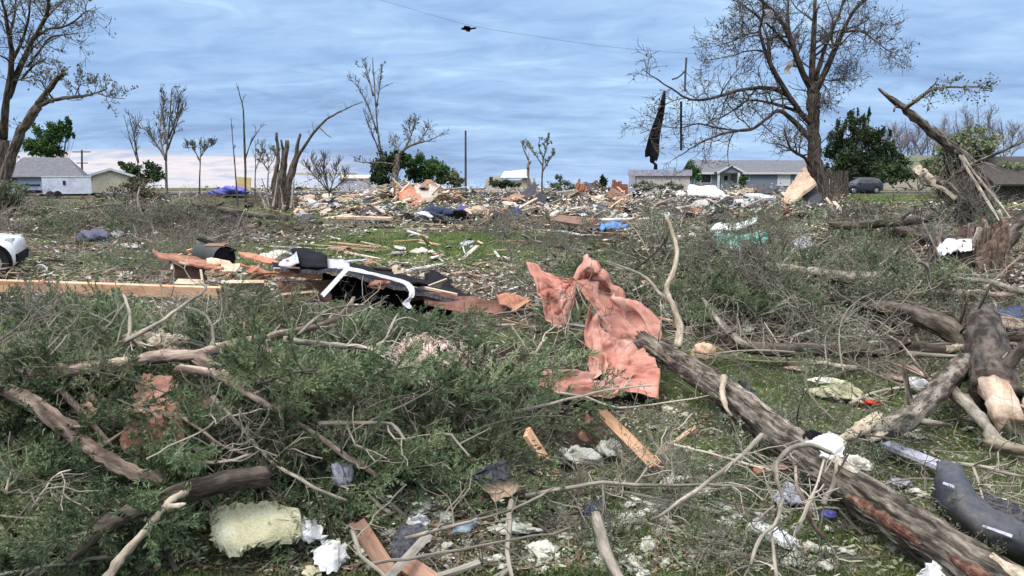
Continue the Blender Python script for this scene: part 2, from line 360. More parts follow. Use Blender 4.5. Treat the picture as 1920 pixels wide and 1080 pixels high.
# ================================================================== GROUND
def ground_mat():
    m = bpy.data.materials.new('ground_cover'); m.use_nodes = True
    nt = m.node_tree; N = nt.nodes; L = nt.links; b = N['Principled BSDF']
    tc = N.new('ShaderNodeTexCoord'); P = tc.outputs['Object']
    def noise(s, d, r=.6, dist=0):
        n = N.new('ShaderNodeTexNoise'); L.new(P, n.inputs['Vector']); n.inputs['Scale'].default_value = s; n.inputs['Detail'].default_value = d; n.inputs['Roughness'].default_value = r; n.inputs['Distortion'].default_value = dist; return n.outputs[0]
    def ramp(x, *st):
        c = N.new('ShaderNodeValToRGB'); L.new(x, c.inputs[0]); e = c.color_ramp.elements
        e[0].position, e[0].color = st[0][0], st[0][1] + (1,); e[1].position, e[1].color = st[-1][0], st[-1][1] + (1,)
        for p, q in st[1:-1]: k = e.new(p); k.color = q + (1,)
        return c.outputs[0]
    def mr(x, a, c_, lo=0., hi=1.):
        n = N.new('ShaderNodeMapRange'); L.new(x, n.inputs[0])
        for i, q in enumerate((a, c_, lo, hi)): n.inputs[i + 1].default_value = q
        return n.outputs[0]
    def mix(f, a, c_):
        n = N.new('ShaderNodeMix'); n.data_type = 'RGBA'
        if isinstance(f, float): n.inputs[0].default_value = f
        else: L.new(f, n.inputs[0])
        L.new(a, n.inputs[6]); L.new(c_, n.inputs[7]); return n.outputs[2]
    fine = noise(28, 7, .75)
    grass = ramp(fine, (.3, (.036, .056, .018)), (.5, (.085, .120, .036)), (.62, (.14, .175, .06)), (.75, (.23, .22, .11)))
    soil = ramp(noise(16, 8, .75), (.3, (.022, .017, .013)), (.48, (.075, .056, .042)), (.6, (.15, .12, .09)), (.72, (.30, .27, .22)))
    big = noise(.22, 5, .6, .4)
    c = mix(mr(big, .40, .52), grass, soil)
    at_ = N.new('ShaderNodeAttribute'); at_.attribute_name = 'cover'
    sep = N.new('ShaderNodeSeparateColor'); L.new(at_.outputs['Color'], sep.inputs[0])
    lit = ramp(noise(22, 8, .75), (.3, (.012, .010, .008)), (.5, (.040, .030, .022)), (.65, (.10, .075, .05)), (.78, (.20, .15, .10)))
    c = mix(sep.outputs[0], c, lit)            # needle and bark litter in the brush
    c = mix(sep.outputs[1], c, grass)          # open lawn
    L.new(c, b.inputs['Base Color']); b.inputs['Roughness'].default_value = .95; b.inputs['Specular IOR Level'].default_value = .1
    bp = N.new('ShaderNodeBump'); bp.inputs['Strength'].default_value = .8; bp.inputs['Distance'].default_value = .04; L.new(fine, bp.inputs['Height']); L.new(bp.outputs[0], b.inputs['Normal'])
    return m
# open lawn patches: x, y, radius x, radius y
LAWN = [(-1.5, 24.5, 5.0, 5.0), (2.2, 5.0, 1.7, .9), (1.1, 4.4, .9, .5), (2.7, 8.0, .9, 1.1), (2.9, 4.4, 1.3, .8), (-8.0, 20, 3.5, 3.0), (-19, 40, 8, 9), (37, 68, 11, 15), (-16, 56, 14, 8), (3.3, 6.3, 1.0, .9), (1.7, 5.9, .7, .5)]
def lawn(x, y):
    s = 0
    for cx, cy, sx, sy in LAWN:
        q = ((x - cx) / sx) ** 2 + ((y - cy) / sy) ** 2
        s = np.maximum(s, np.exp(-np.minimum(q * q, 40) * .7))
    return np.clip(s * 1.5 + (fbm(x * .9, y * .9, 21) - .5) * .9, 0, 1) * (s > .05)
def build_ground():
    N_ = 420
    s = np.linspace(-1, 1, N_); k = math.asinh(4200 / 5.)
    gx = 5. * np.sinh(s * k); gy = 6 + 5. * np.sinh(s * k)
    X, Y = np.meshgrid(gx, gy)
    Z = H(X, Y)
    mb = MB(); idx = np.arange(N_ * N_).reshape(N_, N_)
    mb.add(np.stack((X, Y, Z), -1).reshape(-1, 3), np.stack((idx[:-1, :-1], idx[:-1, 1:], idx[1:, 1:], idx[1:, :-1]), -1).reshape(-1, 4))
    o = mb.build('ground', ground_mat(), origin=(0, 0, 0), smooth=True)
    a = o.data.attributes.new('cover', 'FLOAT_COLOR', 'POINT')
    p = pile(X, Y); c = np.zeros((N_ * N_, 4)); c[:, 0] = np.clip(p.ravel() * 5 - .3, 0, 1); c[:, 1] = lawn(X, Y).ravel() * (1 - np.clip(p.ravel() * 6 - .3, 0, 1)); c[:, 3] = 1
    a.data.foreach_set('color', c.astype(np.float32).ravel())
    tag(o, kind='structure')
build_ground()
ROADM = mat('asphalt', (.11, .105, .10), (.17, .165, .155), 2, .9, .2, vary=0, coords='obj')
def build_road():
    n = 60; x = np.linspace(-90, 8, n); y = 84 + 3 * np.sin(x * .03)
    P = np.stack([np.stack((x, y + w, H(x, y + w) + .16), -1) for w in (-2.6, 2.6)], 0)
    mb = MB(); mb.slab(P, .2); tag(mb.build('road', ROADM), kind='structure')
    x = np.linspace(27, 60, n); y = 93 + 0 * x
    P = np.stack([np.stack((x, y + w, H(x, y + w) + .12), -1) for w in (-2.2, 2.2)], 0)
    mb = MB(); mb.slab(P, .2); tag(mb.build('driveway', ROADM), kind='structure')
build_road()
# ================================================================== HOUSES
def quad_slab(mb, a, b, c, d, th, m=0):
    mb.slab(np.array([[a, b], [d, c]], float), th, m)
def gable_house(name, label, cat, x0, x1, y, depth, eave, ridge, wall_m, roof_m, over=.4, hip=0.0, along=True, trim=None, dz=0):
    """ridge along x when along, else gable end faces the camera"""
    root = empty(name, ((x0 + x1) / 2, y, 0), label, cat)
    mb = MB(); mb.box(((x0 + x1) / 2, y + depth / 2, eave / 2 - .3), (x1 - x0, depth, eave + .6))
    if along:
        if not hip:
            for x in (x0 + .02, x1 - .02):
                mb.add([(x, y, eave), (x, y + depth, eave), (x, y + depth / 2, ridge), (x - .1 * np.sign(x - x0 - 1), y, eave), (x - .1 * np.sign(x - x0 - 1), y + depth, eave), (x - .1 * np.sign(x - x0 - 1), y + depth / 2, ridge)], [(0, 1, 2), (3, 5, 4)])
    else:
        xm = (x0 + x1) / 2
        for yy in (y + .0, y + depth - .1):
            mb.add([(x0, yy, eave), (x1, yy, eave), (xm, yy, ridge), (x0, yy + .1, eave), (x1, yy + .1, eave), (xm, yy + .1, ridge)], [(0, 1, 2), (3, 5, 4)])
    mb.build('wall', wall_m, root)
    r = MB(); t = .16; o = over
    if along:
        sl = (ridge - eave) / (depth / 2); ez = eave - o * sl
        h0, h1 = x0 - o + hip, x1 + o - hip
        ym = y + depth / 2
        quad_slab(r, (x0 - o, y - o, ez), (x1 + o, y - o, ez), (h1, ym, ridge), (h0, ym, ridge), t)
        quad_slab(r, (x0 - o, y + depth + o, ez), (x1 + o, y + depth + o, ez), (h1, ym, ridge), (h0, ym, ridge), t)
        if hip:
            for xe, h in ((x0 - o, h0), (x1 + o, h1)):
                quad_slab(r, (xe, y - o, ez), (xe, y + depth + o, ez), (h, ym + .01, ridge), (h, ym - .01, ridge), t)
    else:
        xm = (x0 + x1) / 2; sl = (ridge - eave) / ((x1 - x0) / 2); ez = eave - o * sl
        for xe in (x0 - o, x1 + o):
            quad_slab(r, (xe, y - o, ez), (xe, y + depth + o, ez), (xm, y + depth + o, ridge), (xm, y - o, ridge), t)
    r.build('roof', roof_m, root)
    if trim:
        f = MB()
        if along: f.box(((x0 + x1) / 2, y - o - .03, ez - .06), (x1 - x0 + 2 * o, .05, .26))
        else:
            for xe in (x0 - o, x1 + o):
                quad_slab(f, (xe, y - o - .03, ez - .18), (xe, y - o - .03, ez + .1), (xm, y - o - .03, ridge + .1), (xm, y - o - .03, ridge - .18), .05)
        f.build('fascia', trim, root)
    return root
def opening(root, name, x, z, w, h, y, m, frame=None, proud=.02):
    mb = MB(); mb.box((x, y - proud, z), (w, .06, h)); o = mb.build(name, m, root)
    if frame:
        f = MB(); t = .09
        for dx in (-1, 1): f.box((x + dx * (w / 2 + t / 2), y - proud - .01, z), (t, .09, h + 2 * t))
        for dz in (-1, 1): f.box((x, y - proud - .012, z + dz * (h / 2 + t / 2)), (w, .09, t))
        fo = f.build('frame', frame, root); fo.parent = o; fo.location = (0, 0, 0)
    return o
def X(u, Y): return (u - 960) / FPX * Y
# blue-grey bungalow on the right
Yh = 113
h = gable_house('bungalow', 'long blue grey bungalow with a small gabled porch behind the rubble', 'house', X(1304, Yh), X(1545, Yh), Yh, 8.0, 2.45, 4.0, SIDEB, ROOFG, .45, 0, True, WHITE)
opening(h, 'window', X(1465, Yh), 1.3, 1.6, 1.5, Yh, WHITE, WHITE); opening(h, 'window', X(1393, Yh), 1.65, 1.0, .9, Yh, GLASS, WHITE)
opening(h, 'window', X(1320, Yh), 1.5, 1.4, 1.2, Yh, GLASS, WHITE)
d = opening(h, 'door', X(1357, Yh), 1.05, 1.15, 2.1, Yh, WHITE, WHITE)
p = MB(); p.box((X(1357, Yh), Yh - .07, 1.55), (.5, .03, .65)); q = p.build('door_window', GLASS, h); q.parent = d; q.location = (0, 0, 0)
pr = MB(); xa, xb, xm = X(1336, Yh), X(1383, Yh), X(1359, Yh)
for xe in (xa - .2, xb + .2): quad_slab(pr, (xe, Yh - 2.2, 2.3), (xe, Yh + .2, 2.3), (xm, Yh + .2, 3.35), (xm, Yh - 2.2, 3.35), .14)
pr.build('porch_roof', ROOFG, h)
pg = MB(); pg.add([(xa, Yh - 2.0, 2.28), (xb, Yh - 2.0, 2.28), (xm, Yh - 2.0, 3.25), (xa, Yh - 1.9, 2.28), (xb, Yh - 1.9, 2.28), (xm, Yh - 1.9, 3.25)], [(0, 1, 2), (3, 5, 4)]); pg.build('porch_gable', SIDEB, h)
pt = MB()
for xe in (xa - .2, xb + .2): quad_slab(pt, (xe, Yh - 2.24, 2.1), (xe, Yh - 2.24, 2.38), (xm, Yh - 2.24, 3.43), (xm, Yh - 2.24, 3.15), .05)
pt.build('porch_trim', WHITE, h)
for xe in (xa + .1, X(1374, Yh)):
    c = MB(); c.box((xe, Yh - 1.9, 1.1), (.28, .28, 2.4)); c.build('porch_post', WHITE, h)
# white house on the left with the broken eave
Yl = 80
h = gable_house('storm_damaged_house', 'white sided house with grey hip roof and torn eave behind the cargo trailer', 'house', X(30, Yl), X(148, Yl), Yl, 7.5, 2.0, 3.75, mat('pale_blue_siding', (.34, .40, .54), (.42, .48, .62), 3, .7, .1, dirt=.2, vary=.05, coords='obj'), ROOFG, .45, 1.6)
opening(h, 'window', X(40, Yl), 1.35, .75, 1.0, Yl, GLASS)
LEFTH = h
k = MB(); k.box((X(72, Yl), Yl - .05, .15), (2.0, .14, .8)); k.build('crawl_opening', BLACK, h)
k = MB(); k.box((X(138, Yl), Yl - .25, 1.62), (3.4, .5, .34)); k.build('torn_eave', BLACK, h)
k = MB(); k.box((X(72, Yl), Yl - .04, 1.05), (1.2, .12, .14)); k.build('siding_gap', BLACK, h)
LEFTH.rotation_euler.z = R(24)
Yt = 95
h = gable_house('gabled_house', 'tan sided house with its gable end facing, right of the cargo trailer', 'house', X(177, Yt), X(252, Yt), Yt, 9, 1.95, 2.75, SIDET, ROOFG, .3, 0, False, WHITE); h.rotation_euler.z = R(27)
# ruined pale house in the middle
Yr = 92
rr = empty('ruined_house', (X(958, Yr), Yr, 0), 'roofless pale tan house shell with a broken white roof corner', 'house')
mb = MB()
prof = [(913, 336), (922, 330), (938, 331), (945, 338), (975, 338), (990, 328), (1002, 350)]
for i in range(len(prof) - 1):
    (u0, v0), (u1, v1) = prof[i], prof[i + 1]
    A, B = at(u0, v0, Yr), at(u1, v1, Yr)
    g = np.array([[(A[0], Yr, -.3), (B[0], Yr, -.3)], [A, B]]); mb.slab(g, .18)
for xx in (X(913, Yr), X(1002, Yr)): mb.box((xx, Yr + 2.5, .7), (.18, 4.8, 2.0))
mb.build('wall', mat('stucco', (.46, .40, .34), (.56, .50, .43), 3, .85, .2, dirt=.3, coords='obj'), rr)
mb = MB(); mb.slab(np.array([[at(945, 322, Yr + .1), at(988, 318, Yr + .2)], [at(938, 334, Yr - .5), at(990, 334, Yr - .5)]]), .15); mb.build('roof', WHITE, rr)
mb = MB(); mb.box((X(921, Yr), Yr - .1, 1.45), (.35, .1, .7)); mb.build('window', GLASS, rr)
mb = MB(); mb.box((X(990, Yr), Yr - .3, 1.5), (.28, .3, 3.6)); mb.build('door_post', BROWNW, rr)
# wall fragment under the tarp, right of centre
Yw = 84
w = empty('house_wall_fragment', (X(1230, Yw), Yw, 0), 'standing pale wall fragment with a grey lilac top band below the hanging black sheet', 'wall')
x0, x1 = X(1178, Yw), X(1290, Yw)
mb = MB(); mb.box(((x0 + x1) / 2, Yw, 1.0), (x1 - x0, .25, 2.6)); mb.build('wall', DRYW, w)
mb = MB(); mb.box(((x0 + x1) / 2, Yw - .2, 2.25), (x1 - x0 + .3, .35, .62)); mb.box((x0 + .25, Yw - .2, .85), (.6, .3, 2.2)); mb.build('frame', LILAC, w)
# low structures left of centre
Yk = 98
k = empty('carport', (X(612, Yk), Yk, 0), 'open carport with a flat tan roof on thin posts, seen through the bare bush', 'carport')
mb = MB(); mb.box((X(600, Yk), Yk + 2, 2.12), (X(662, Yk) - X(545, Yk), 5, .28)); mb.build('roof', SIDET, k)
for u in (548, 600, 658):
    mb = MB(); mb.box((X(u, Yk), Yk, .9), (.14, .14, 2.2)); mb.build('post', WHITE, k)
gable_house('shed', 'low grey shed with a flat tan roof left of the ivy covered tree', 'shed', X(640, 90), X(692, 90), 90, 3, 1.65, 1.95, LILAC, SIDET, .15)
gable_house('ranch_house', 'low dark ranch house with a brown roof at the right edge', 'house', X(1868, 62), X(2080, 62), 62, 9, 1.6, 3.5, BARKD, ROOFB, .7)
gable_house('long_shed', 'long low olive roofed shed behind the dark hedge, right of the parked car', 'shed', X(1655, 108), X(1850, 108), 108, 9, 2.6, 4.6, SIDET, mat('olive_roof', (.075, .085, .055), (.11, .12, .08), 2, .9, .1, coords='obj'), .5)
# ochre board standing at the far left heap
mb = MB(); Q = at(449, 326, 74); mb.box((X(461, 74), 74, .7), (1.25, .12, 2.3), 0, (0, R(4), 0)); tag(mb.build('standing_board', SIDEY), 'upright ochre wallboard standing behind thin bare stems', 'wallboard')
# far fence by the big tree
f = empty('board_fence', (X(1562, 60), 60, 0), 'dark weathered board fence panel standing behind the big tree trunk', 'fence')
mb = MB()
for i in range(9):
    u = 1543 + i * 5.2; mb.box((X(u, 60), 60 + .03 * (i % 2), .9 - .1 * rng.random()), (.19, .04, 2.9 + .2 * rng.random()), 0, (0, R(rng.normal() * 2), 0))
mb.build('panel', BARKD, f)
for u in (1544, 1584): mb = MB(); mb.box((X(u, 60), 60.12, .9), (.11, .11, 2.9)); mb.build('post', BARKD, f)
# ================================================================== VEHICLES
def car_body(mb, st, m=0):
    """loft of stations (x, z_low, z_belt, z_top, half_low, half_belt, half_top)"""
    rows = []
    for x, zl, zb, zt, a, b, c in st:
        half = [(a * .96, zl), (a, zl + .12), (a * 1.01, (zl + zb) / 2), (b, zb), ((b * .45 + c * .55) + .01, zb * .25 + zt * .75), (c, zt), (c * .5, zt + .02)]
        ring = [(x, yy, zz) for yy, zz in half] + [(x, 0, zt + .03)] + [(x, -yy, zz) for yy, zz in reversed(half)]
        rows.append(ring)
    P = cat_rom(np.array(rows), 3); m_, n = P.shape[:2]
    idx = np.arange(m_ * n).reshape(m_, n)
    F = np.stack((idx[:-1], np.roll(idx, -1, 1)[:-1], np.roll(idx, -1, 1)[1:], idx[1:]), -1).reshape(-1, 4)
    b = mb.add(P.reshape(-1, 3), F, m)
    for r_, fl in ((0, True), (m_ - 1, False)):
        c = mb.add([P[r_].mean(0)], [], m); a = b + r_ * n + np.arange(n); q = np.roll(a, -1)
        f = np.stack((a, q, np.full(n, c)), -1); mb.f.append((f[:, ::-1] if fl else f, m))
def wheel_parts(root, x, y, r, side, n='wheel'):
    ang = np.linspace(0, 2 * np.pi, 28, endpoint=False)
    def ring(rad, yy): return [(x + rad * math.cos(a), yy, r + rad * math.sin(a)) for a in ang]
    prof = [(r * .62, y), (r * .93, y), (r, y + side * .03), (r, y + side * -.20), (r * .6, y - side * .2)]
    P = np.array([ring(a, b) for a, b in prof]); k = len(ang)
    idx = np.arange(len(prof) * k).reshape(len(prof), k)
    mb = MB(); mb.add(P.reshape(-1, 3), np.stack((idx[:-1], np.roll(idx, -1, 1)[:-1], np.roll(idx, -1, 1)[1:], idx[1:]), -1).reshape(-1, 4))
    wo = mb.build('wheel', TYRE, root, local=True, smooth=True)
    rm = MB()
    for s in range(5):
        a = s * 2 * math.pi / 5 + .3
        c, d = math.cos(a), math.sin(a)
        rm.add([(x + c * rr - d * ww, y + side * .012, r + d * rr + c * ww) for rr, ww in ((.04, -.045), (r * .6, -.035), (r * .6, .035), (.04, .045))] + [(x + c * rr - d * ww, y - side * .05, r + d * rr + c * ww) for rr, ww in ((.04, -.045), (r * .6, -.035), (r * .6, .035), (.04, .045))], [(0, 1, 2, 3), (4, 7, 6, 5), (0, 4, 5, 1), (2, 6, 7, 3)])
    for r0, r1 in ((r * .54, r * .64), (.0, .07)):
        A = np.array([(x + r0 * math.cos(a), y + side * .014, r + r0 * math.sin(a)) for a in ang]); B = np.array([(x + r1 * math.cos(a), y + side * .014, r + r1 * math.sin(a)) for a in ang])
        i = np.arange(k); rm.add(np.concatenate((A, B)), np.stack((i, (i + 1) % k, (i + 1) % k + k, i + k), -1))
    ro = rm.build('rim', ALLOY, root, local=True); ro.parent = wo; ro.location = (0, 0, 0)
    bk = MB(); A = np.array([(x + r * .62 * math.cos(a), y - side * .06, r + r * .62 * math.sin(a)) for a in ang]); c = bk.add(A, []); cc = bk.add([(x, y - side * .06, r)], []); i = np.arange(k); bk.more(np.stack((i, (i + 1) % k, np.full(k, cc)), -1), 0)
    bo = bk.build('brake_disc', BLACK, root, local=True); bo.parent = wo; bo.location = (0, 0, 0)
def make_car(name, label, loc, rz, paint, L=4.6, kind='suv', wr=.36, front=.85):
    root = empty(name, loc, label, 'car', None, rz); h = L / 2
    if kind == 'suv':
        st = [(-h, .45, .80, .86, .70, .70, .60), (-h + .12, .28, .88, .95, .86, .84, .74), (-h + .75, .24, .98, 1.04, .90, .88, .78), (-h + 1.15, .24, 1.02, 1.10, .91, .89, .76), (-h + 1.75, .24, 1.04, 1.58, .92, .90, .66), (-h + 2.3, .24, 1.05, 1.68, .92, .90, .66), (h - 1.2, .24, 1.07, 1.67, .92, .90, .66), (h - .45, .26, 1.08, 1.56, .91, .89, .64), (h - .12, .32, 1.05, 1.18, .86, .84, .70), (h, .5, .9, 1.0, .78, .76, .66)]
        wins = [(-h + 1.45, -h + 2.35), (-h + 2.42, h - 1.45), (h - 1.38, h - .6)]; zt, zb = 1.52, 1.10; cb, ctp = .905, .70
    else:
        st = [(-h, .42, .62, .68, .68, .68, .60), (-h + .1, .25, .72, .78, .83, .82, .72), (-h + .7, .2, .84, .89, .87, .86, .76), (-h + 1.3, .2, .90, .95, .88, .87, .74), (-h + 2.0, .2, .93, 1.38, .89, .87, .60), (-h + 2.6, .2, .93, 1.44, .89, .87, .60), (h - 1.4, .2, .95, 1.38, .89, .87, .58), (h - .8, .22, .95, 1.04, .88, .86, .70), (h - .1, .28, .90, .95, .82, .80, .70), (h, .45, .75, .82, .72, .70, .62)]
        wins = [(-h + 1.85, -h + 2.55), (-h + 2.62, h - 1.3)]; zt, zb = 1.30, .97; cb, ctp = .885, .66
    mb = MB(); car_body(mb, st); mb.build('body', paint, root, local=True, smooth=True)
    for side in (-1, 1):
        for a, b in wins:
            mb = MB(); sl = .22
            y0, y1 = side * (cb + .012), side * (ctp + .05)
            mb.slab(np.array([[(a - (0 if a > -h + 2 else .25), y0, zb), (b, y0, zb)], [(a + .06, y1, zt), (b - .05, y1, zt)]]), .02); mb.build('side_window', GLASS, root, local=True)
        for wx in (-h + front, h - .88):
            mb = MB(); ang = np.linspace(0, 2 * np.pi, 24, endpoint=False); A = [(wx + (wr + .07) * math.cos(a), side * .925, wr + .02 + (wr + .07) * math.sin(a)) for a in ang if True]
            A = [(x_, y_, max(z_, .2)) for x_, y_, z_ in A]
            mb.add(A, []); c = mb.add([(wx, side * .925, wr)], []); i = np.arange(24); mb.more(np.stack((i, (i + 1) % 24, np.full(24, c)), -1), 0); mb.build('wheel_arch', BLACK, root, local=True)
            wheel_parts(root, wx, side * .94, wr, side)
        mb = MB(); mb.box((-h + .12, side * .62, .74), (.14, .34, .16)); mb.build('headlight', LAMP, root, local=True)
        mb = MB(); mb.box((h - .1, side * .70, .92), (.14, .22, .22)); mb.build('tail_light', REDL, root, local=True)
        mb = MB(); mb.box((wins[0][0] + .1, side * 1.0, zb + .02), (.12, .16, .12)); mb.build('mirror', paint, root, local=True)
    mb = MB(); mb.slab(np.array([[(-h + 1.14, -.72, zb + .0), (-h + 1.14, .72, zb)], [(-h + 1.72, -.58, zt + .02), (-h + 1.72, .58, zt + .02)]]), .02); mb.build('windscreen', GLASS, root, local=True)
    mb = MB(); mb.box((-h + .03, 0, .42), (.12, 1.5, .16)); mb.build('bumper', BLACK, root, local=True)
    if kind == 'suv':
        for side in (-1, 1): mb = MB(); mb.box((.3, side * .62, 1.74), (1.9, .05, .05)); mb.build('roof_rail', ALLOY, root, local=True)
    return root
make_car('parked_car', 'dark blue sport utility car parked beside the evergreen tree', (X(1609, 90), 90, H(X(1609, 90), 90) + .02), R(8), CARB, 4.4)
yc = 16.4
wc = make_car('wrecked_car', 'white car wrecked in the brush, only its end and wheel in view', (X(36, yc) - .12 - 2.2 * math.cos(R(24)) - .9 * math.sin(R(24)), yc - 2.2 * math.sin(R(24)) + .9 * math.cos(R(24)), H(-10, yc) + .03), R(204), CARW, 4.4, 'sedan', .34, .46)
# cargo trailer in front of the white house
Yc = 70
t = empty('cargo_trailer', (X(132, Yc), Yc, H(X(132, Yc), Yc)), 'white enclosed cargo trailer parked in front of the white house', 'trailer')
mb = MB(); x0, x1 = X(92, Yc), X(172, Yc); z0 = t.location.z
P = [[(x0, Yc, z0 + .45), (x1, Yc, z0 + .45)], [(x0, Yc, z0 + 2.05), (x1, Yc, z0 + 1.98)]]
mb.box(((x0 + x1) / 2, Yc + 1, z0 + 1.12), (x1 - x0, 2.0, 1.45)); mb.build('body', SIDEW, t)
mb = MB(); mb.box(((x0 + x1) / 2, Yc + 1, z0 + 1.88), (x1 - x0 + .08, 2.08, .08)); mb.build('roof', WHITE, t)
mb = MB(); mb.box((X(128, Yc), Yc - .02, z0 + 1.35), (.22, .05, .36)); mb.build('window', GLASS, t)
mb = MB(); mb.box(((x0 + x1) / 2, Yc + 1, z0 + .33), (x1 - x0 + .5, 1.7, .12)); mb.build('chassis', BLACK, t)
for u in (104, 116):
    mb = MB(); mb.tube([(X(u, Yc), Yc - .06, z0 + .33), (X(u, Yc), Yc + .16, z0 + .33)], .33, 20, 0); mb.build('wheel', TYRE, t)
mb = MB(); mb.tube([(x1, Yc + 1, z0 + .4), (x1 + 1.0, Yc + 1, z0 + .4), (x1 + 1.0, Yc + 1, z0)], .05, 6); mb.build('hitch', BLACK, t); t.rotation_euler.z = R(26)
# ================================================================== POLES, WIRE, BIRD
def pole(u, v0, v1, Y, r, label, arms=True):
    a = at(u, v1, Y); a[2] = H(a[0], a[1]) - .2; b = at(u, v0, Y); b[0] += 0
    root = empty('utility_pole', (a[0], a[1], a[2] + .2), label, 'pole')
    mb = MB(); mb.tube([a, (a + b) / 2, b], [r, r * .9, r * .75], 10); mb.build('shaft', POLEW, root)
    if arms:
        for dz in (.3, 1.9): mb = MB(); mb.box((b[0], b[1] - r, b[2] - dz), (2.6 if dz < 1 else 1.6, .12, .14)); mb.build('crossarm', POLEW, root)
pole(153.5, 281, 350, 118, .16, 'utility pole with two crossarms behind the left houses')
pole(873, 245, 358, 80, .12, 'lone dark bare utility pole in the middle of the rubble', False)
mb = MB(); pts = np.array([at(560, -40, 52), at(720, 2, 50), at(870, 45, 49), at(985, 65, 48), at(1155, 89, 47), at(1400, 108, 47)]); mb.tube(cat_rom(pts, 8), .007, 5)
tag(mb.build('power_line', POLEW), 'thin power line sagging across the sky above the bird', 'cable')
def bird():
    c = at(876, 54, 38); mb = MB()
    ax = np.array([(-.30, 0, -.01), (-.24, 0, .0), (-.1, 0, .02), (.05, 0, .0), (.22, 0, .01), (.36, 0, .03), (.42, 0, .035)])
    mb.tube(c + ax, [.012, .05, .10, .09, .045, .05, .02], 10, flat=.8)
    for s in (-1, 1):
        g = np.array([[(-.16 + q * .08, s * .05 + s * q * .62, .04 + .10 * q - .13 * q * q), (.14 + q * .06 - .12 * q * q, s * .05 + s * q * .62, .02 + .10 * q - .14 * q * q)] for q in np.linspace(0, 1, 6)])
        mb.slab(c + g, .02)
    tag(mb.build('bird', BLACK, smooth=True), 'dark bird gliding below the power line with its tail to the right', 'bird')
bird()
# ================================================================== TREES
def unit(v): return v / (np.linalg.norm(v) + 1e-9)
def limb(mb, pts, r0, r1, sides=8, rough=.25, m=0, k=4, wob=.0, cap=True, jag=0.0, ridge=0.0):
    P = cat_rom(np.asarray(pts, float), k)
    if wob: P = P + (rng.random(P.shape) - .5) * wob * np.linspace(.3, 1, len(P))[:, None]
    r = (r0 + (r1 - r0) * np.linspace(0, 1, len(P)) ** .8) * (1 + (rng.random(len(P)) - .5) * min(rough, .35) * .7 + .35 * min(rough, .3) * np.sin(np.linspace(0, 9, len(P)) + rng.random() * 6))
    mb.tube(P, r, sides, m, cap, rough, 1.0, jag, ridge); return P, r
def sprout(mb, P, r, n, length, level, tips, up=.3, spread=.9, lo=.2, kink=.25, sides=3, droop=0.0, rmin=.006):
    """twigs growing from a limb path P with radii r; collects twig paths for leaves"""
    m = len(P)
    for i in range(n):
        t = lo + (1 - lo) * (i + rng.random()) / n; k = min(int(t * (m - 1)), m - 2)
        T = unit(P[k + 1] - P[k]); q = rng.normal(size=3); q = unit(q - T * q.dot(T))
        d = unit(T * (1 - spread * .5) + q * spread + np.array((0, 0, up)))
        Lr = length * (1.1 - .55 * t) * (.6 + .8 * rng.random()); s = 5 if level else 4
        pts = [P[k]]
        for j in range(s):
            d = unit(d + rng.normal(size=3) * kink + np.array((0, 0, up * .25 - droop)))
            pts.append(pts[-1] + d * Lr / s)
        pts = np.array(pts); r0 = max(min(r[k] * .55, Lr * .03), rmin); rr = np.linspace(r0, max(r0 * .3, rmin * .8), len(pts))
        mb.tube(pts, rr, sides if r0 < .03 else 5, 0, False)
        tips.append(pts)
        if level: sprout(mb, pts, rr, max(2, int(n * .55)), length * .5, level - 1, tips, up, spread, .15, kink, sides, droop, rmin)
def leaves(mb, paths, n, size, jitter, m=0, aspect=.6, lo=.3):
    """n small leaf quads scattered along twig paths"""
    if not paths: return
    idx = rng.integers(0, len(paths), n)
    C = np.empty((n, 3))
    for a, i in enumerate(idx):
        p = paths[i]; t = (lo + (1 - lo) * rng.random()) * (len(p) - 1); k = min(int(t), len(p) - 2); C[a] = p[k] + (p[k + 1] - p[k]) * (t - k)
    C += rng.normal(size=(n, 3)) * jitter
    leafcloud(mb, C, size, m, aspect)
def leafcloud(mb, C, size, m=0, aspect=.6, up=0.0):
    n = len(C)
    a = rng.normal(size=(n, 3)); a /= np.linalg.norm(a, axis=1)[:, None]
    b = rng.normal(size=(n, 3)) + np.array((0, 0, up)); b -= a * (a * b).sum(1)[:, None]; b /= np.linalg.norm(b, axis=1)[:, None]
    s = (size * (.5 + rng.random(n)))[:, None]
    V = np.stack((C - a * s * .5, C + b * s * aspect * .5, C + a * s * .5, C - b * s * aspect * .5), 1).reshape(-1, 3)
    mb.add(V, np.arange(n * 4).reshape(n, 4), m)
def P3(pts, Y, jit=0.0):
    """photo pixels to a limb path at distance Y with some depth of its own"""
    out = []; y = Y if not isinstance(Y, tuple) else Y[0]; y1 = Y if not isinstance(Y, tuple) else Y[1]
    for i, (u, v) in enumerate(pts): out.append(at(u, v, y + (y1 - y) * i / max(1, len(pts) - 1)))
    return np.array(out)
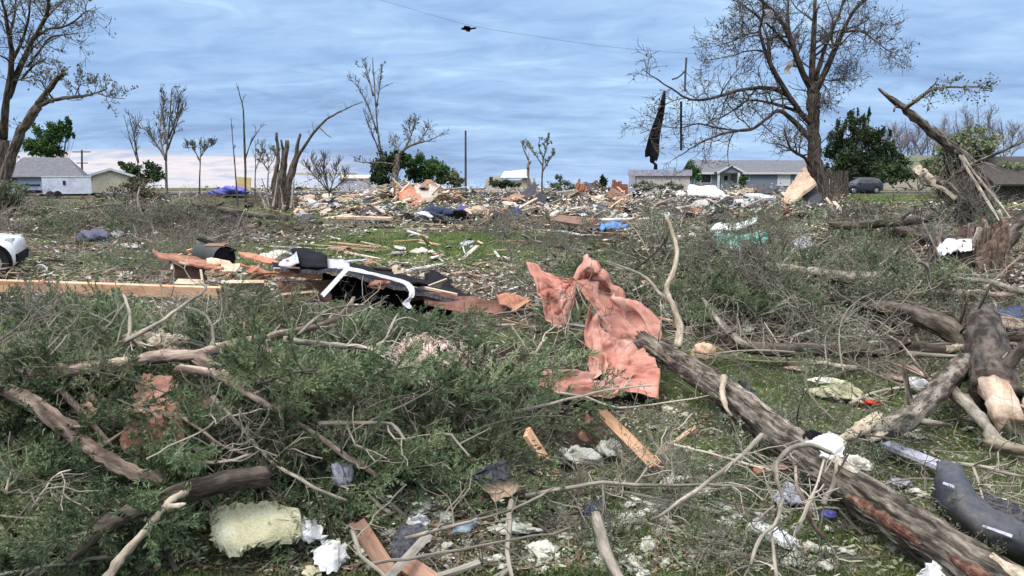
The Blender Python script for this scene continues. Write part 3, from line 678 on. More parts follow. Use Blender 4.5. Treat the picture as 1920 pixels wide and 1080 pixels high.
def tree(name, label, trunk, limbs, Y, bark=BARK, twigm=TWIG, tw=(8, 1.6, 2), leafn=0, leafs=.12, leafm=BUDS, group=None, jit=.06, up=.3, spread=.9, rmin=.012, tsides=12, cat='tree', droop=0, rough=.22):
    """trunk and limbs: (photo pixels, radius at start, radius at end, depth at end)"""
    mb = MB(); tips = []; tb = MB(); base = None
    for i, (pts, r0, r1, Ye) in enumerate([trunk] + limbs):
        Yb = Y if i == 0 else limbs[i - 1][4] if len(limbs[i - 1]) > 4 else Y
        P = P3(pts, (Yb, Ye))
        if i == 0:
            base = P[0].copy(); g = H(base[0], base[1]); P = np.concatenate(([[P[0][0], P[0][1], g - .3]], P[1:] if P[0][2] <= g + .1 else P)); base[2] = g
        PP, rr = limb(mb, P, r0, r1, tsides if i == 0 else 8, rough, wob=r0 * .35)
        if tw: sprout(tb, PP, rr, tw[0] if i else tw[0] // 2, tw[1], tw[2], tips, up, spread, .25 if i else .55, rmin=rmin, droop=droop)
    root = empty(name, base, label, cat, group)
    mb.build('trunk', bark, root, smooth=True)
    if tips: tb.build('twigs', twigm, root)
    if leafn:
        lb = MB(); leaves(lb, tips, leafn, leafs, jit); lb.build('foliage', leafm, root)
    return root
def tree5(limbs): return [l for l in limbs]
# --- big budding tree on the right
Y0 = 46
limbs = [
 ([(1524, 175), (1522, 140), (1524, 95), (1527, 40), (1530, -30), (1536, -120)], .26, .06, 45),
 ([(1520, 165), (1505, 135), (1490, 95), (1468, 45), (1440, 12), (1405, -20), (1370, -60)], .22, .04, 43),
 ([(1530, 170), (1555, 118), (1575, 70), (1598, 25), (1625, -5), (1660, -40)], .20, .04, 44),
 ([(1528, 150), (1542, 105), (1560, 55), (1580, 10), (1600, -50)], .17, .04, 48),
 ([(1515, 158), (1498, 125), (1486, 90), (1478, 40), (1480, -30)], .16, .03, 47),
 ([(1522, 232), (1500, 210), (1480, 180), (1455, 140), (1435, 95), (1425, 55), (1432, 15), (1425, -40)], .20, .04, 42),
 ([(1455, 140), (1440, 105), (1425, 95), (1400, 96), (1370, 105), (1330, 112)], .07, .02, 41),
 ([(1480, 180), (1455, 168), (1420, 165), (1385, 170), (1350, 180), (1310, 188), (1280, 180), (1235, 150), (1205, 130)], .15, .02, 40),
 ([(1500, 210), (1470, 200), (1440, 192), (1405, 188), (1385, 200), (1350, 222), (1320, 235)], .11, .02, 43),
 ([(1523, 265), (1505, 245), (1480, 220), (1460, 208), (1440, 220), (1415, 240), (1385, 245), (1350, 252), (1320, 265), (1285, 285), (1262, 300)], .17, .02, 41),
 ([(1385, 245), (1345, 240), (1310, 232), (1275, 240), (1240, 238), (1200, 250)], .06, .015, 40),
 ([(1480, 90), (1455, 60), (1420, 30), (1385, 5), (1350, -10)], .09, .02, 41),
 ([(1585, 60), (1612, 58), (1640, 75), (1665, 95), (1680, 100)], .07, .012, 42),
 ([(1575, 85), (1600, 60), (1625, 60), (1655, 72)], .05, .012, 46),
 ([(1534, 150), (1545, 160), (1555, 175), (1552, 200)], .05, .012, 45),
 ([(1545, 150), (1570, 150), (1590, 140)], .04, .012, 46),
 ([(1522, 315), (1508, 295), (1490, 285), (1478, 270), (1470, 240)], .14, .03, 44),
 ([(1450, 140), (1440, 110), (1438, 70), (1420, 30), (1395, -10)], .08, .02, 47),
 ([(1425, 60), (1400, 65), (1370, 78), (1340, 88)], .06, .012, 43),
]
bt = tree('budding_tree', 'tall budding tree with a thick bare trunk and long drooping left limbs', ([(1543, 398), (1537, 370), (1530, 330), (1526, 285), (1524, 240), (1524, 200), (1524, 160)], .52, .30, Y0), limbs, Y0, BARKD, TWIGD, (11, 2.3, 2), 1500, .14, BUDS, jit=.16, up=.10, rmin=.012, tsides=16)
# --- left budding tree
limbs = [
 ([(5, 260), (12, 190), (22, 120), (18, 70), (8, 20), (0, -40)], .26, .05, 44),
 ([(14, 180), (35, 130), (62, 75), (85, 35), (95, -10), (115, -60)], .22, .04, 42),
 ([(22, 115), (40, 80), (52, 40), (60, -20)], .12, .03, 44),
 ([(62, 75), (90, 55), (115, 52), (140, 40), (165, 20), (180, 25)], .09, .02, 41),
 ([(52, 125), (75, 95), (95, 70), (125, 65), (150, 62)], .08, .02, 43),
 ([(40, 150), (60, 125), (78, 115), (88, 108)], .08, .03, 44),
 ([(22, 115), (20, 60), (30, 10), (20, -50)], .10, .02, 47),
 ([(85, 35), (110, 10), (140, -20)], .07, .02, 45),
]
tree('budding_tree', 'tall dark budding tree cut by the left edge of the photo', ([(6, 385), (4, 330), (5, 260)], .40, .30, 48), limbs, 48, BARKD, TWIGD, (9, 2.0, 2), 750, .14, BUDS, jit=.15, up=.15, rmin=.014)
limbs = [
 ([(72, 195), (92, 168), (108, 145), (120, 138)], .18, .10, 42),
 ([(70, 200), (100, 188), (140, 182), (170, 178), (200, 166)], .15, .04, 42),
 ([(185, 175), (205, 182), (235, 185)], .05, .015, 41),
 ([(100, 188), (85, 165), (75, 150)], .05, .02, 43),
 ([(140, 182), (150, 160), (165, 155)], .04, .015, 42),
]
tree('broken_tree', 'leaning broken tree with one bent limb reaching right over the white house', ([(8, 345), (22, 290), (40, 245), (70, 200)], .34, .22, 44), limbs, 44, BARKD, TWIGD, (7, 1.2, 2), 500, .15, BUDS, up=.5, rmin=.012)
# --- bare trees at mid distance, each traced as a few stems
def bare(label, stems, Y, r=.08, tw=(9, 1.1, 1), leafn=0, name='bare_tree', group=None, leafm=BUDS, bark=BARK, up=.5, leafs=.16, rmin=.016):
    t, rest = stems[0], stems[1:]
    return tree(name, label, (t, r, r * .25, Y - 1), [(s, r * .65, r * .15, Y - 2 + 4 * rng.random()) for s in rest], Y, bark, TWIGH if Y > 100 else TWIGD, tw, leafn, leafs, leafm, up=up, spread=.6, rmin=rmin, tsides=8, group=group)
bare('bare double stemmed sapling left of the many stemmed bare tree', [[(262, 345), (258, 305), (245, 265), (232, 215)], [(260, 305), (252, 260), (240, 205)], [(255, 290), (252, 250), (262, 225)]], 60)
bare('many stemmed bare tree with feathery upright twigs', [[(312, 350), (312, 290), (318, 230), (322, 165)], [(310, 300), (300, 250), (308, 180)], [(314, 280), (330, 235), (345, 185)], [(312, 300), (290, 265), (268, 238)], [(312, 270), (305, 220), (312, 170)], [(316, 260), (332, 215), (338, 168)]], 60, .13, (12, 1.3, 1), 300)
bare('small round topped tree with thin trunk before the pale sky gap', [[(374, 350), (375, 315), (376, 285), (374, 265)], [(375, 300), (362, 280), (352, 275)], [(375, 295), (388, 278), (398, 272)]], 68, .09, (10, 1.0, 1), 420)
bare('tallest thin bare pole like stem with a bent tip', [[(461, 392), (460, 320), (458, 250), (456, 205), (450, 180), (446, 163)], [(459, 300), (472, 265), (495, 230)]], 48, .085, (4, .7, 1), bark=BARKD)
bare('thin bare broken stem left of the tallest stem', [[(446, 388), (442, 330), (437, 270), (433, 222)]], 47, .06, (4, .6, 1), bark=BARKD)
bare('short thin bare stem right of the tallest stem', [[(478, 350), (479, 310), (478, 262)], [(479, 320), (490, 290), (492, 265)]], 55, .06, (8, .9, 1))
bare('small leafy tree between the thin stems and the shattered trunk', [[(502, 350), (503, 320), (502, 290)], [(503, 320), (490, 300), (488, 285)], [(503, 315), (515, 295), (512, 282)]], 70, .08, (9, 1.0, 1), 380)
bare('bare spreading bush with a fan of dark stems', [[(618, 372), (612, 335), (600, 300)], [(616, 360), (598, 325), (580, 295)], [(618, 360), (628, 330), (635, 300)], [(617, 360), (590, 330), (572, 310)], [(618, 362), (640, 340), (652, 322)], [(617, 360), (606, 320), (612, 290)]], 56, .08, (12, 1.0, 1), name='bare_bush')
bare('tall thin bare tree with upright twigs behind the ivy covered trunk', [[(727, 345), (715, 290), (706, 220), (702, 160), (698, 108)], [(708, 250), (690, 200), (672, 165), (655, 145)], [(716, 300), (700, 255), (680, 205)], [(706, 200), (712, 160), (716, 120)], [(700, 180), (690, 140), (682, 115)]], 66, .13, (9, 1.2, 1), 160)
bare('knobbly pollarded tree right of the ruined pale house', [[(1016, 348), (1017, 320), (1018, 295), (1010, 275), (1012, 262)], [(1017, 322), (1030, 300), (1042, 285)], [(1017, 310), (1000, 285), (985, 270)], [(1018, 300), (1025, 275), (1028, 255)]], 76, .12, (6, .7, 1), 420, bark=BARK, leafs=.2)
bare('thin splintered trunk beside the ruined pale house', [[(992, 352), (990, 320), (992, 285)], [(991, 300), (980, 275), (984, 265)]], 75, .12, (4, .6, 1), 120, bark=BARKG)
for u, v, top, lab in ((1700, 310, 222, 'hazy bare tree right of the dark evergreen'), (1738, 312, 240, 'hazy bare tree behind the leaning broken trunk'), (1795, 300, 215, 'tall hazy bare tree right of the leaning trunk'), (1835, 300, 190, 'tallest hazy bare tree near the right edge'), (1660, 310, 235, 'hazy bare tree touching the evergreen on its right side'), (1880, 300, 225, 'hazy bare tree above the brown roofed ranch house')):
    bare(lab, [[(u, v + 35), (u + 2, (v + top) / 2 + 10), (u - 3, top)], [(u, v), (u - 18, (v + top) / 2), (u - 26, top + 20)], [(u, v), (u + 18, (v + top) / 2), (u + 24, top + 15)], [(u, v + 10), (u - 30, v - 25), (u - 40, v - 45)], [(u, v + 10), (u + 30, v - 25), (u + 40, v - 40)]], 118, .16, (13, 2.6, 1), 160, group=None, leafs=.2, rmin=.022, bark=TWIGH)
# --- shattered trunk at mid left with the long bare branch
mb = MB()
root = empty('shattered_tree', at(525, 391, 46) * (1, 1, 0) + np.array((0, 0, float(H(*at(525, 391, 46)[:2])))), 'shattered double trunk with a long bare branch sweeping up to the right', 'tree')
for pts, r0, r1 in (([(530, 398), (526, 350), (532, 310), (538, 262)], .34, .13), ([(520, 395), (516, 340), (522, 290), (519, 250)], .22, .06), ([(535, 396), (540, 345), (552, 300), (563, 252)], .26, .08), ([(526, 330), (531, 285), (527, 262)], .10, .05)):
    limb(mb, P3(pts, (46, 45.5)), r0, r1, 10, .4, wob=.08)
P1, r1 = limb(mb, P3([(548, 330), (556, 300), (575, 268), (605, 230), (640, 208), (680, 190)], (46, 43)), .15, .02, 8, .2, wob=.04)
P2, r2 = limb(mb, P3([(600, 240), (612, 252), (622, 258)], (45, 44)), .04, .012, 6)
mb.build('trunk', BARKD, root, smooth=True)
tb = MB(); tp = []; sprout(tb, P1, r1, 8, .7, 1, tp, .3); tb.build('twigs', TWIGD, root)
mb = MB()
for u, v, a, l in ((505, 388, -12, 1.6), (512, 388, 10, 1.9), (545, 390, 8, 1.7), (530, 392, -4, 1.3), (500, 392, -26, 1.2)):
    b = at(u, v, 45.2); limb(mb, [b, b + np.array((math.sin(R(a)) * l * .5, .1, l * .5)), b + np.array((math.sin(R(a)) * l * 1.1, 0, l))], .08, .03, 6, .5)
mb.build('split_wood', BARKG, root)
mb = MB(); bq = np.array(root.location)
for _ in range(70):
    q = bq + np.array((rng.normal() * .9, rng.normal() * .5, 0)); e = q + np.array((rng.normal() * .7, rng.normal() * .4, .5 + 1.3 * rng.random())); limb(mb, [q, (q + e) / 2 + rng.normal(size=3) * .1, e], .022, .008, 4, 0, k=3)
mb.build('brush', TWIG, root)
# --- gnarled ivy covered tree at centre left
tree('gnarled_tree', 'gnarled dead tree with ivy covered base and bare limbs bending right', ([(738, 352), (742, 320), (748, 290)], .30, .18, 62), [([(748, 290), (765, 275), (785, 268), (808, 262), (832, 250)], .15, .02, 60), ([(760, 278), (772, 250), (778, 225)], .08, .02, 62), ([(785, 268), (800, 245), (805, 235)], .06, .015, 61), ([(744, 310), (720, 305), (690, 305), (662, 302)], .07, .02, 61), ([(750, 290), (742, 270), (735, 262)], .07, .03, 63), ([(772, 255), (768, 240), (775, 222)], .05, .015, 62)], 62, BARK, TWIGD, (9, 1.0, 1), 260, .16, BUDS, up=.4, rmin=.016)
def bushy(name, label, blobs, Y, n, size, m, cat='bush', stems=6, group=None, core=None):
    """blobs: (u, v, radius u, radius v) clumps of a leafy crown at distance Y"""
    C = []; cs = []
    area = sum(b[2] * b[3] for b in blobs)
    for (u, v, ru, rv) in blobs:
        c = at(u, v, Y + rng.normal() * .6); a, b = ru / FPX * Y, rv / FPX * Y; k = int(n * ru * rv / area); cs.append((c, a, b))
        nc = max(6, k // 110)     # sub clumps give the crown light and dark and gaps
        d = rng.normal(size=(nc, 3)); d /= np.linalg.norm(d, axis=1)[:, None]; rad = rng.random(nc) ** .45
        cl = c + d * rad[:, None] * np.array((a, a * .9, b))
        pick = rng.integers(0, nc, k)
        C.append(cl[pick] + rng.normal(size=(k, 3)) * np.array((a, a, b)) * .17)
    C = np.concatenate(C); cx = np.mean([c[0] for c, _, _ in cs]); C = C[C[:, 2] > H(C[:, 0], C[:, 1]) - .1]
    base = np.array((cx, Y, float(H(cx, Y))))
    root = empty(name, base, label, cat, group)
    mb = MB(); leafcloud(mb, C, size, 0, .55); mb.build('foliage', m, root)
    mb = MB()
    for c, a, b in cs:
        for _ in range(stems):
            e = c + rng.normal(size=3) * np.array((a, a, b)) * .4
            limb(mb, [base + np.array((rng.normal() * .2, rng.normal() * .2, -.1)), (base + e) / 2 + rng.normal(size=3) * .1 * a, e], max(.03, .025 * (a + b)), .015, 5, .2)
    mb.build('trunk' if cat == 'tree' else 'stems', BARKD, root)
    return root
bushy('ivy', 'dark ivy wrapping the base of the gnarled tree', [(730, 318, 26, 32), (745, 295, 14, 22), (712, 335, 18, 20)], 62.5, 4200, .24, EVERG, 'ivy', 3)
bushy('green_bush', 'bright green bush right of the gnarled tree', [(792, 315, 26, 26), (815, 322, 24, 22), (772, 308, 18, 20)], 66, 4200, .26, TREEG, 'bush', 4)
bushy('green_bush', 'dull green sprawling bush just left of the bare pole', [(838, 332, 22, 18), (856, 335, 16, 16)], 68, 1900, .24, OLIVE, 'bush', 4)
bushy('leafy_tree', 'dense green tree above the white house roof', [(82, 262, 22, 26), (108, 248, 18, 20), (124, 232, 10, 13), (66, 276, 16, 20), (98, 280, 18, 16), (132, 255, 8, 16)], 92, 8500, .30, TREEG, 'tree', 4)
bushy('green_bush', 'dark green bush behind the tan gabled house', [(255, 320, 24, 16), (285, 325, 24, 18), (230, 315, 14, 10)], 98, 2600, .34, EVERG, 'bush', 3)
bushy('evergreen_tree', 'broad dark evergreen tree rising behind the parked car', [(1590, 300, 40, 36), (1618, 272, 30, 36), (1597, 236, 12, 26), (1655, 295, 26, 36), (1568, 268, 18, 26), (1618, 232, 8, 20), (1640, 318, 34, 22), (1575, 325, 30, 20), (1594, 214, 5, 14), (1640, 262, 14, 20), (1578, 244, 9, 18), (1668, 270, 8, 22), (1556, 290, 10, 16), (1606, 222, 4, 16), (1628, 216, 3, 16), (1650, 250, 7, 20), (1570, 236, 4, 16), (1680, 308, 16, 26), (1546, 322, 10, 14)], 100, 26000, .30, EVERG, 'tree', 4)
bushy('green_bush', 'pale green shrub at the left end of the bungalow', [(1300, 322, 18, 20), (1296, 340, 20, 14)], 86, 1700, .24, TREEG, 'bush', 4)
bushy('green_bush', 'small round shrub under the bungalow window', [(1396, 342, 13, 11)], 108, 800, .22, TREEG, 'bush', 3)
bushy('green_bush', 'low dark shrub in front of the ruined pale house', [(935, 345, 18, 12), (960, 348, 18, 10)], 78, 1500, .22, EVERG, 'bush', 3)
bushy('green_bush', 'dark green shrub left of the red brick remnant', [(1133, 343, 8, 14)], 72, 700, .2, EVERG, 'bush', 3)
bushy('green_bush', 'low grey shrub between the pollarded tree and the brick', [(1055, 350, 24, 12), (1048, 340, 8, 12)], 74, 1400, .2, BUDS, 'bush', 4)
bushy('green_bush', 'leafy shrub before the standing pale wall', [(1215, 348, 24, 12), (1258, 350, 26, 12)], 76, 1700, .22, BUDS, 'bush', 4)
bushy('hedge', 'long dark hedge between the parked car and the leaning trunk', [(1660, 325, 26, 22), (1700, 322, 30, 20), (1745, 325, 30, 22), (1790, 322, 34, 20)], 96, 6500, .36, EVERG, 'hedge', 2)
bushy('hedge', 'olive tree row behind the ranch house at the right edge', [(1780, 280, 36, 24), (1830, 272, 36, 28), (1765, 300, 24, 24), (1880, 314, 50, 14), (1900, 328, 60, 16)], 66, 7500, .28, OLIVE, 'hedge', 2)
bushy('brush_heap', 'dark brown brush thicket below the cargo trailer', [(235, 370, 44, 26), (275, 375, 36, 28), (200, 385, 40, 18), (310, 390, 34, 22), (250, 345, 30, 14)], 36, 6500, .12, mat('brown_leaf', (.045, .040, .024), (.09, .078, .045), 1.0, .85, 0, c3=(.14, .125, .075), vary=.1, fine=9, coords='obj'), 'bush', 26)
bushy('brush_heap', 'grey green brush thicket at the left edge below the dark tree', [(20, 360, 34, 24), (0, 385, 50, 24), (60, 395, 40, 14), (-40, 370, 40, 30)], 40, 4600, .13, OLIVE, 'bush', 22)
# --- leaning shredded tree at the right
def leaning():
    base = at(1818, 445, 20); base[2] = float(H(base[0], base[1])) - .1
    root = empty('leaning_tree', base, 'shredded leaning trunk at the right, snapped top pointing up left', 'tree')
    mb = MB(); tips = []; tb = MB()
    limb(mb, P3([(1822, 460), (1815, 420), (1808, 384)], (20, 20)), .22, .17, 14, .3, wob=.03)
    P, r = limb(mb, P3([(1862, 415), (1845, 370), (1825, 320), (1800, 290), (1765, 262), (1730, 232), (1700, 208), (1672, 185), (1648, 168)], (21, 19)), .26, .03, 12, .35, wob=.05)
    limb(mb, P3([(1812, 390), (1790, 365), (1765, 345), (1745, 338)], (20, 19.6)), .22, .12, 10, .5, wob=.05)
    P2, r2 = limb(mb, P3([(1695, 205), (1715, 190), (1740, 172), (1765, 164), (1800, 163), (1830, 162), (1862, 168)], (19.4, 18)), .055, .012, 6, .2, wob=.03)
    limb(mb, P3([(1685, 196), (1678, 202), (1676, 209)], (19.4, 19.2)), .045, .02, 6)
    limb(mb, P3([(1738, 172), (1752, 158), (1758, 150)], (19, 18.8)), .03, .01, 6)
    P3_, r3 = limb(mb, P3([(1795, 325), (1830, 305), (1870, 288), (1925, 262)], (19.5, 18)), .06, .025, 6, .2)
    sprout(tb, P2, r2, 12, .55, 1, tips, .1, rmin=.006); sprout(tb, P3_, r3, 8, .7, 1, [], .4, rmin=.006)
    mb.build('trunk', BARK, root, smooth=True)
    # torn bark strips and vine filling the fan between the trunks
    for i in range(150):
        t = rng.random(); a = P[int(t * 14)] if t < .9 else P[12]
        e = at(1790 + rng.normal() * 34, 350 + rng.normal() * 30, 20 + rng.normal() * .3); b = base + np.array((rng.normal() * .25, rng.normal() * .25, .3 + .6 * rng.random()))
        limb(tb, [b, e, (a + e) / 2 + rng.normal(size=3) * .12], .012, .006, 3, 0, k=3, wob=.08)
    tb.build('twigs', TWIG, root)
    lb = MB(); leaves(lb, tips, 420, .06, .05, aspect=.5); lb.build('foliage', EVERG, root)
    sb = MB()
    limb(sb, P3([(1742, 340), (1730, 328), (1722, 318)], (19.6, 19.3)), .17, .10, 10, .9)
    limb(sb, P3([(1790, 372), (1768, 355), (1745, 345)], (19.6, 19.4)), .06, .04, 6, .6)
    for a, b in (((1802, 384), (1798, 370)), ((1812, 384), (1816, 374)), ((1806, 385), (1807, 378))): limb(sb, P3([a, b], (20, 20)), .05, .01, 5, .5, k=2)
    sb.build('broken_wood', BARE, root)
    ws = MB()
    limb(ws, P3([(1800, 292), (1822, 330), (1850, 375), (1885, 430)], (19.5, 17)), .035, .03, 6, .3); limb(ws, P3([(1805, 292), (1835, 335), (1865, 370), (1895, 410)], (19.4, 17.5)), .03, .022, 6, .3)
    ws.build('peeled_strip', BARKG, root)
    return root
leaning()
# hanging sheet and strips caught in the big tree
g = []
for t in np.linspace(0, 1, 12):
    cu, cv = 1246 - 26 * t, 170 + 128 * t; w = 1.5 + 12.5 * t ** .8 * (1 if t < .93 else .8)
    g.append([at(cu + w * k + 1.5 * math.sin(t * 7), cv + (6 * k if t > .85 else 0) + (3 * math.sin(k * 5) if t > .9 else 0), 42 + .07 * math.sin(k * 3 + t * 2)) for k in np.linspace(-1, 1, 7)])
mb = MB(); mb.slab(surf(g, 2, 2), .02)
g = [[at(1226 + k * w + s, v, 42 + .1 * k) for k in np.linspace(-1, 1, 4)] for v, w, s in ((292, 6, -1), (304, 4, -3), (308, 3, 3), (318, 3.5, 3))]
mb.slab(surf(g, 3, 3), .02)
tag(mb.build('hanging_sheet', BLACK), 'long torn black sheet hanging from the left limbs of the big tree', 'sheet')
mb = MB(); mb.slab(np.array([[at(1277 + k, v, 41.5) for k in (-2, 2)] for v in (190, 235, 282)]), .03); tag(mb.build('hanging_strip', BLACK), 'narrow dark strip hanging straight down right of the black sheet', 'strip')
mb = MB(); mb.tube(P3([(1284, 172), (1285, 140), (1287, 108)], 41.5), .05, 6); mb.tube(P3([(1285, 132), (1278, 140), (1270, 146), (1260, 149)], 41.5), .045, 6); tag(mb.build('bent_rod', POLEW), 'thin upright bent rod caught at the tip of a left limb', 'rod')
mb = MB(); mb.slab(surf([[at(u + 3 * math.sin(v), v, 42.5 + .1 * k) for k, u in enumerate((1434, 1441, 1449))] for v in (18, 26, 36, 42)], 3, 3), .02); tag(mb.build('caught_scrap', LILAC), 'grey scrap of sheeting caught high in the big tree', 'scrap')
mb = MB(); mb.slab(surf([[at(u + 4 * math.sin(v), v, 44.0 + .15 * k) for k, u in enumerate((1474, 1479, 1484))] for v in (116, 122, 130, 138)], 3, 3), .02); tag(mb.build('caught_scrap', BARE), 'tan scrap caught in the fork of the big tree', 'scrap')
# ================================================================== PROTOTYPES FOR REPEATS
def bough_proto(fol, L=1.3, dens=1.0):
    wood = MB(); paths = []
    n = 10; x = np.linspace(0, L, n); c = rng.normal() * .12
    ax = np.stack((x, c * np.sin(x / L * 2.2) * L, -.10 * (x / L) ** 2 * L + .05 * np.sin(x * 5)), -1)
    wood.tube(ax, np.linspace(.016, .004, n), 6, 0, True, .2)
    k = int(26 * dens); sprays = []
    for i in range(k):
        t = .12 + .86 * (i + rng.random()) / k; q = ax[0] + 0; f = t * (n - 1); j = min(int(f), n - 2); b = ax[j] + (ax[j + 1] - ax[j]) * (f - j)
        side = 1 if i % 2 else -1; l = (.50 - .30 * t) * (.6 + .7 * rng.random()) * L / 1.3
        d = unit(np.array((.75, side * (.55 + .5 * rng.random()), rng.normal() * .28)))
        p = [b]
        for s in range(4): d = unit(d + rng.normal(size=3) * .16 + np.array((.12, 0, .04))); p.append(p[-1] + d * l / 4)
        p = np.array(p); wood.tube(p, np.linspace(.005, .002, 5), 3, 0, False); sprays.append(p)
        for _ in range(5):                       # side plumes
            a = p[1 + rng.integers(0, 3)]; e = unit(d + rng.normal(size=3) * .55); sprays.append(np.array([a, a + e * l * .18, a + e * l * .36 + np.array((0, 0, .012))]))
    V = []
    for p in sprays:
        q = cat_rom(p, 4); ll = np.linalg.norm(np.diff(q, axis=0), axis=1).sum(); m = max(8, int(ll / .0038))
        tt = rng.random(m) ** .8 * (len(q) - 1.01); ii = tt.astype(int); C = q[ii] + (q[ii + 1] - q[ii]) * (tt - ii)[:, None]
        T = q[ii + 1] - q[ii]; T /= np.linalg.norm(T, axis=1)[:, None] + 1e-9
        D = T * .85 + rng.normal(size=(m, 3)) * .40; D /= np.linalg.norm(D, axis=1)[:, None]
        W = np.cross(D, rng.normal(size=(m, 3))); W /= np.linalg.norm(W, axis=1)[:, None]
        s = (.020 + .024 * rng.random(m))[:, None]
        V.append(np.stack((C - W * s * .10, C + D * s * .6 + W * s * .125, C + D * s, C + D * s * .5 - W * s * .125), 1).reshape(-1, 3))
    V = np.concatenate(V); fb = MB(); fb.add(V, np.arange(len(V)).reshape(-1, 4))
    w = wood.build('cedar_bough', TWIG, local=True); f = fb.build('foliage', fol, w, local=True)
    return w
def leafy_proto(fol, L=1.2, nl=620, size=.031, bark=TWIG):
    wood = MB(); tips = []
    x = np.linspace(0, L, 9); ax = np.stack((x, .12 * L * np.sin(x / L * 3 + rng.random() * 3), .10 * L * np.sin(x / L * 2.4)), -1)
    rr = np.linspace(.018, .005, 9); wood.tube(ax, rr, 6, 0, True, .2)
    sprout(wood, ax, rr, 11, L * .5, 1, tips, .15, .9, .15, .28, 3, 0, .0032)
    lb = MB(); leaves(lb, tips, nl, size, .018, aspect=.55, lo=.2)
    w = wood.build('leafy_branch', bark, local=True); lb.build('foliage', fol, w, local=True); return w
def brush_proto(m, L=1.4, n=12, lev=2, rmin=.004, name='bare_branch', r0=.022):
    wood = MB(); tips = []
    x = np.linspace(0, L, 9); ax = np.stack((x, .15 * L * np.sin(x / L * 3 + rng.random() * 3), .12 * L * np.sin(x / L * 2.6)), -1)
    rr = np.linspace(r0, r0 * .27, 9); wood.tube(ax, rr, 6, 0, True, .25)
    sprout(wood, ax, rr, n, L * .55, lev, tips, .12, .9, .12, .3, 3, 0, rmin)
    return wood.build(name, m, local=True)
def stick_proto(m, L=1.0, r=.011, name='stick', bend=.14):
    wood = MB(); n = 12; x = np.linspace(0, L, n); w = np.cumsum(rng.normal(size=(n, 2)) * bend * L / n, axis=0)
    wood.tube(np.stack((x, w[:, 0], w[:, 1] * .6), -1), np.linspace(r, r * .45, n), 6, 0, True, .25)
    for _ in range(rng.integers(1, 4)):
        k = rng.integers(3, n - 2); d = unit(np.array((.7, rng.normal(), rng.normal() * .6))); p0 = np.array((x[k], w[k, 0], w[k, 1] * .6)); l = L * (.12 + .22 * rng.random())
        wood.tube([p0, p0 + d * l * .5, p0 + d * l + rng.normal(size=3) * .03], [r * .5, r * .4, r * .25], 4, 0, True)
    return wood.build(name, m, local=True)
def board_mesh(L, w, t, m, name='board', strips=4, jag=.12, bow=.0, n=2):
    mb = MB(); ws = w / strips
    for s in range(strips):
        a = -L / 2 + jag * w * 3 * rng.random(); b = L / 2 - jag * w * 3 * rng.random(); y0 = -w / 2 + s * ws; xs = np.linspace(a, b, 7); z = bow * ((xs / L * 2) ** 2)
        P = np.array([np.stack((xs, np.full(7, y0 + q), z), -1) for q in (0, ws)]); mb.slab(P, t)
    return mb.build(name, m, local=True)
def scrap_mesh(w, h, t, m, name, bend=.15, jag=.12, n=7):
    u = np.linspace(-1, 1, n); A, B = np.meshgrid(u, u)
    k = rng.random() * 9; a = rng.random() * 3.14
    X_ = A * w / 2 + (vnoise(B * 2.3 + k, A * 0 + k) - .5) * jag * w * 2 * np.abs(A) ** 2; Y_ = B * h / 2 + (vnoise(A * 2.3, B * 0 + k + 4) - .5) * jag * h * 2 * np.abs(B) ** 2
    Z_ = bend * w * (np.cos(A * math.cos(a) + B * math.sin(a) * 1.3) + 1.4 * (fbm(A * 1.4 + k, B * 1.4, 2) - .5))
    cut = np.maximum(np.abs(A) + np.abs(B) - 1.35 - rng.random() * .4, 0); X_ = X_ * (1 - cut * .5); Y_ = Y_ * (1 - cut * .5)
    mb = MB(); mb.slab(np.stack((X_, Y_, Z_), -1), t); return mb.build(name, m, local=True)
def lump_mesh(sx, sy, sz, m, name, rough=.55, res=22, seed=0):
    th = np.linspace(0, np.pi, res); ph = np.linspace(0, 2 * np.pi, res * 2, endpoint=False); T, Pp = np.meshgrid(th, ph, indexing='ij')
    d = np.stack((np.sin(T) * np.cos(Pp), np.sin(T) * np.sin(Pp), np.cos(T)), -1)
    k = seed * 3.7; q = fbm(d[..., 0] * 1.9 + d[..., 2] * 1.3 + k, d[..., 1] * 1.9 - d[..., 2] * 1.1 + k, 3, 2) ; q2 = fbm(d[..., 0] * 6 + d[..., 2] * 4 + k, d[..., 1] * 6 - d[..., 2] * 5, 5, 3)
    r = 1 + rough * 2.2 * (q - .5) + rough * 1.2 * (q2 - .5)
    P = d * r[..., None] * np.array((sx, sy, sz)) * .5; P[..., 2] = np.maximum(P[..., 2], -sz * .25); m_, n = P.shape[:2]; idx = np.arange(m_ * n).reshape(m_, n)
    mb = MB(); mb.add(P.reshape(-1, 3), np.stack((idx[:-1], idx[1:], np.roll(idx, -1, 1)[1:], np.roll(idx, -1, 1)[:-1]), -1).reshape(-1, 4)); return mb.build(name, m, local=True, smooth=True)
KEEP = [(gp(u, v), r) for u, v, r in ((1030, 708, .42), (475, 985, .42), (600, 1030, .22), (290, 790, .40), (1090, 722, .42), (1180, 712, .65), (960, 905, .26), (808, 675, .5), (740, 590, .6), (1390, 472, 2.2), (1505, 474, 1.4), (1385, 428, 1.5), (1790, 475, .9), (1815, 520, 1.1), (1760, 520, .7), (1840, 700, .35), (1012, 855, .18), (1180, 825, .2), (12, 520, .9))]
def clear(p):
    for c, r in KEEP:
        if abs(p[0] - c[0]) < r and -r * 1.3 - .25 < p[1] - c[1] < r * .8: return False
    return True
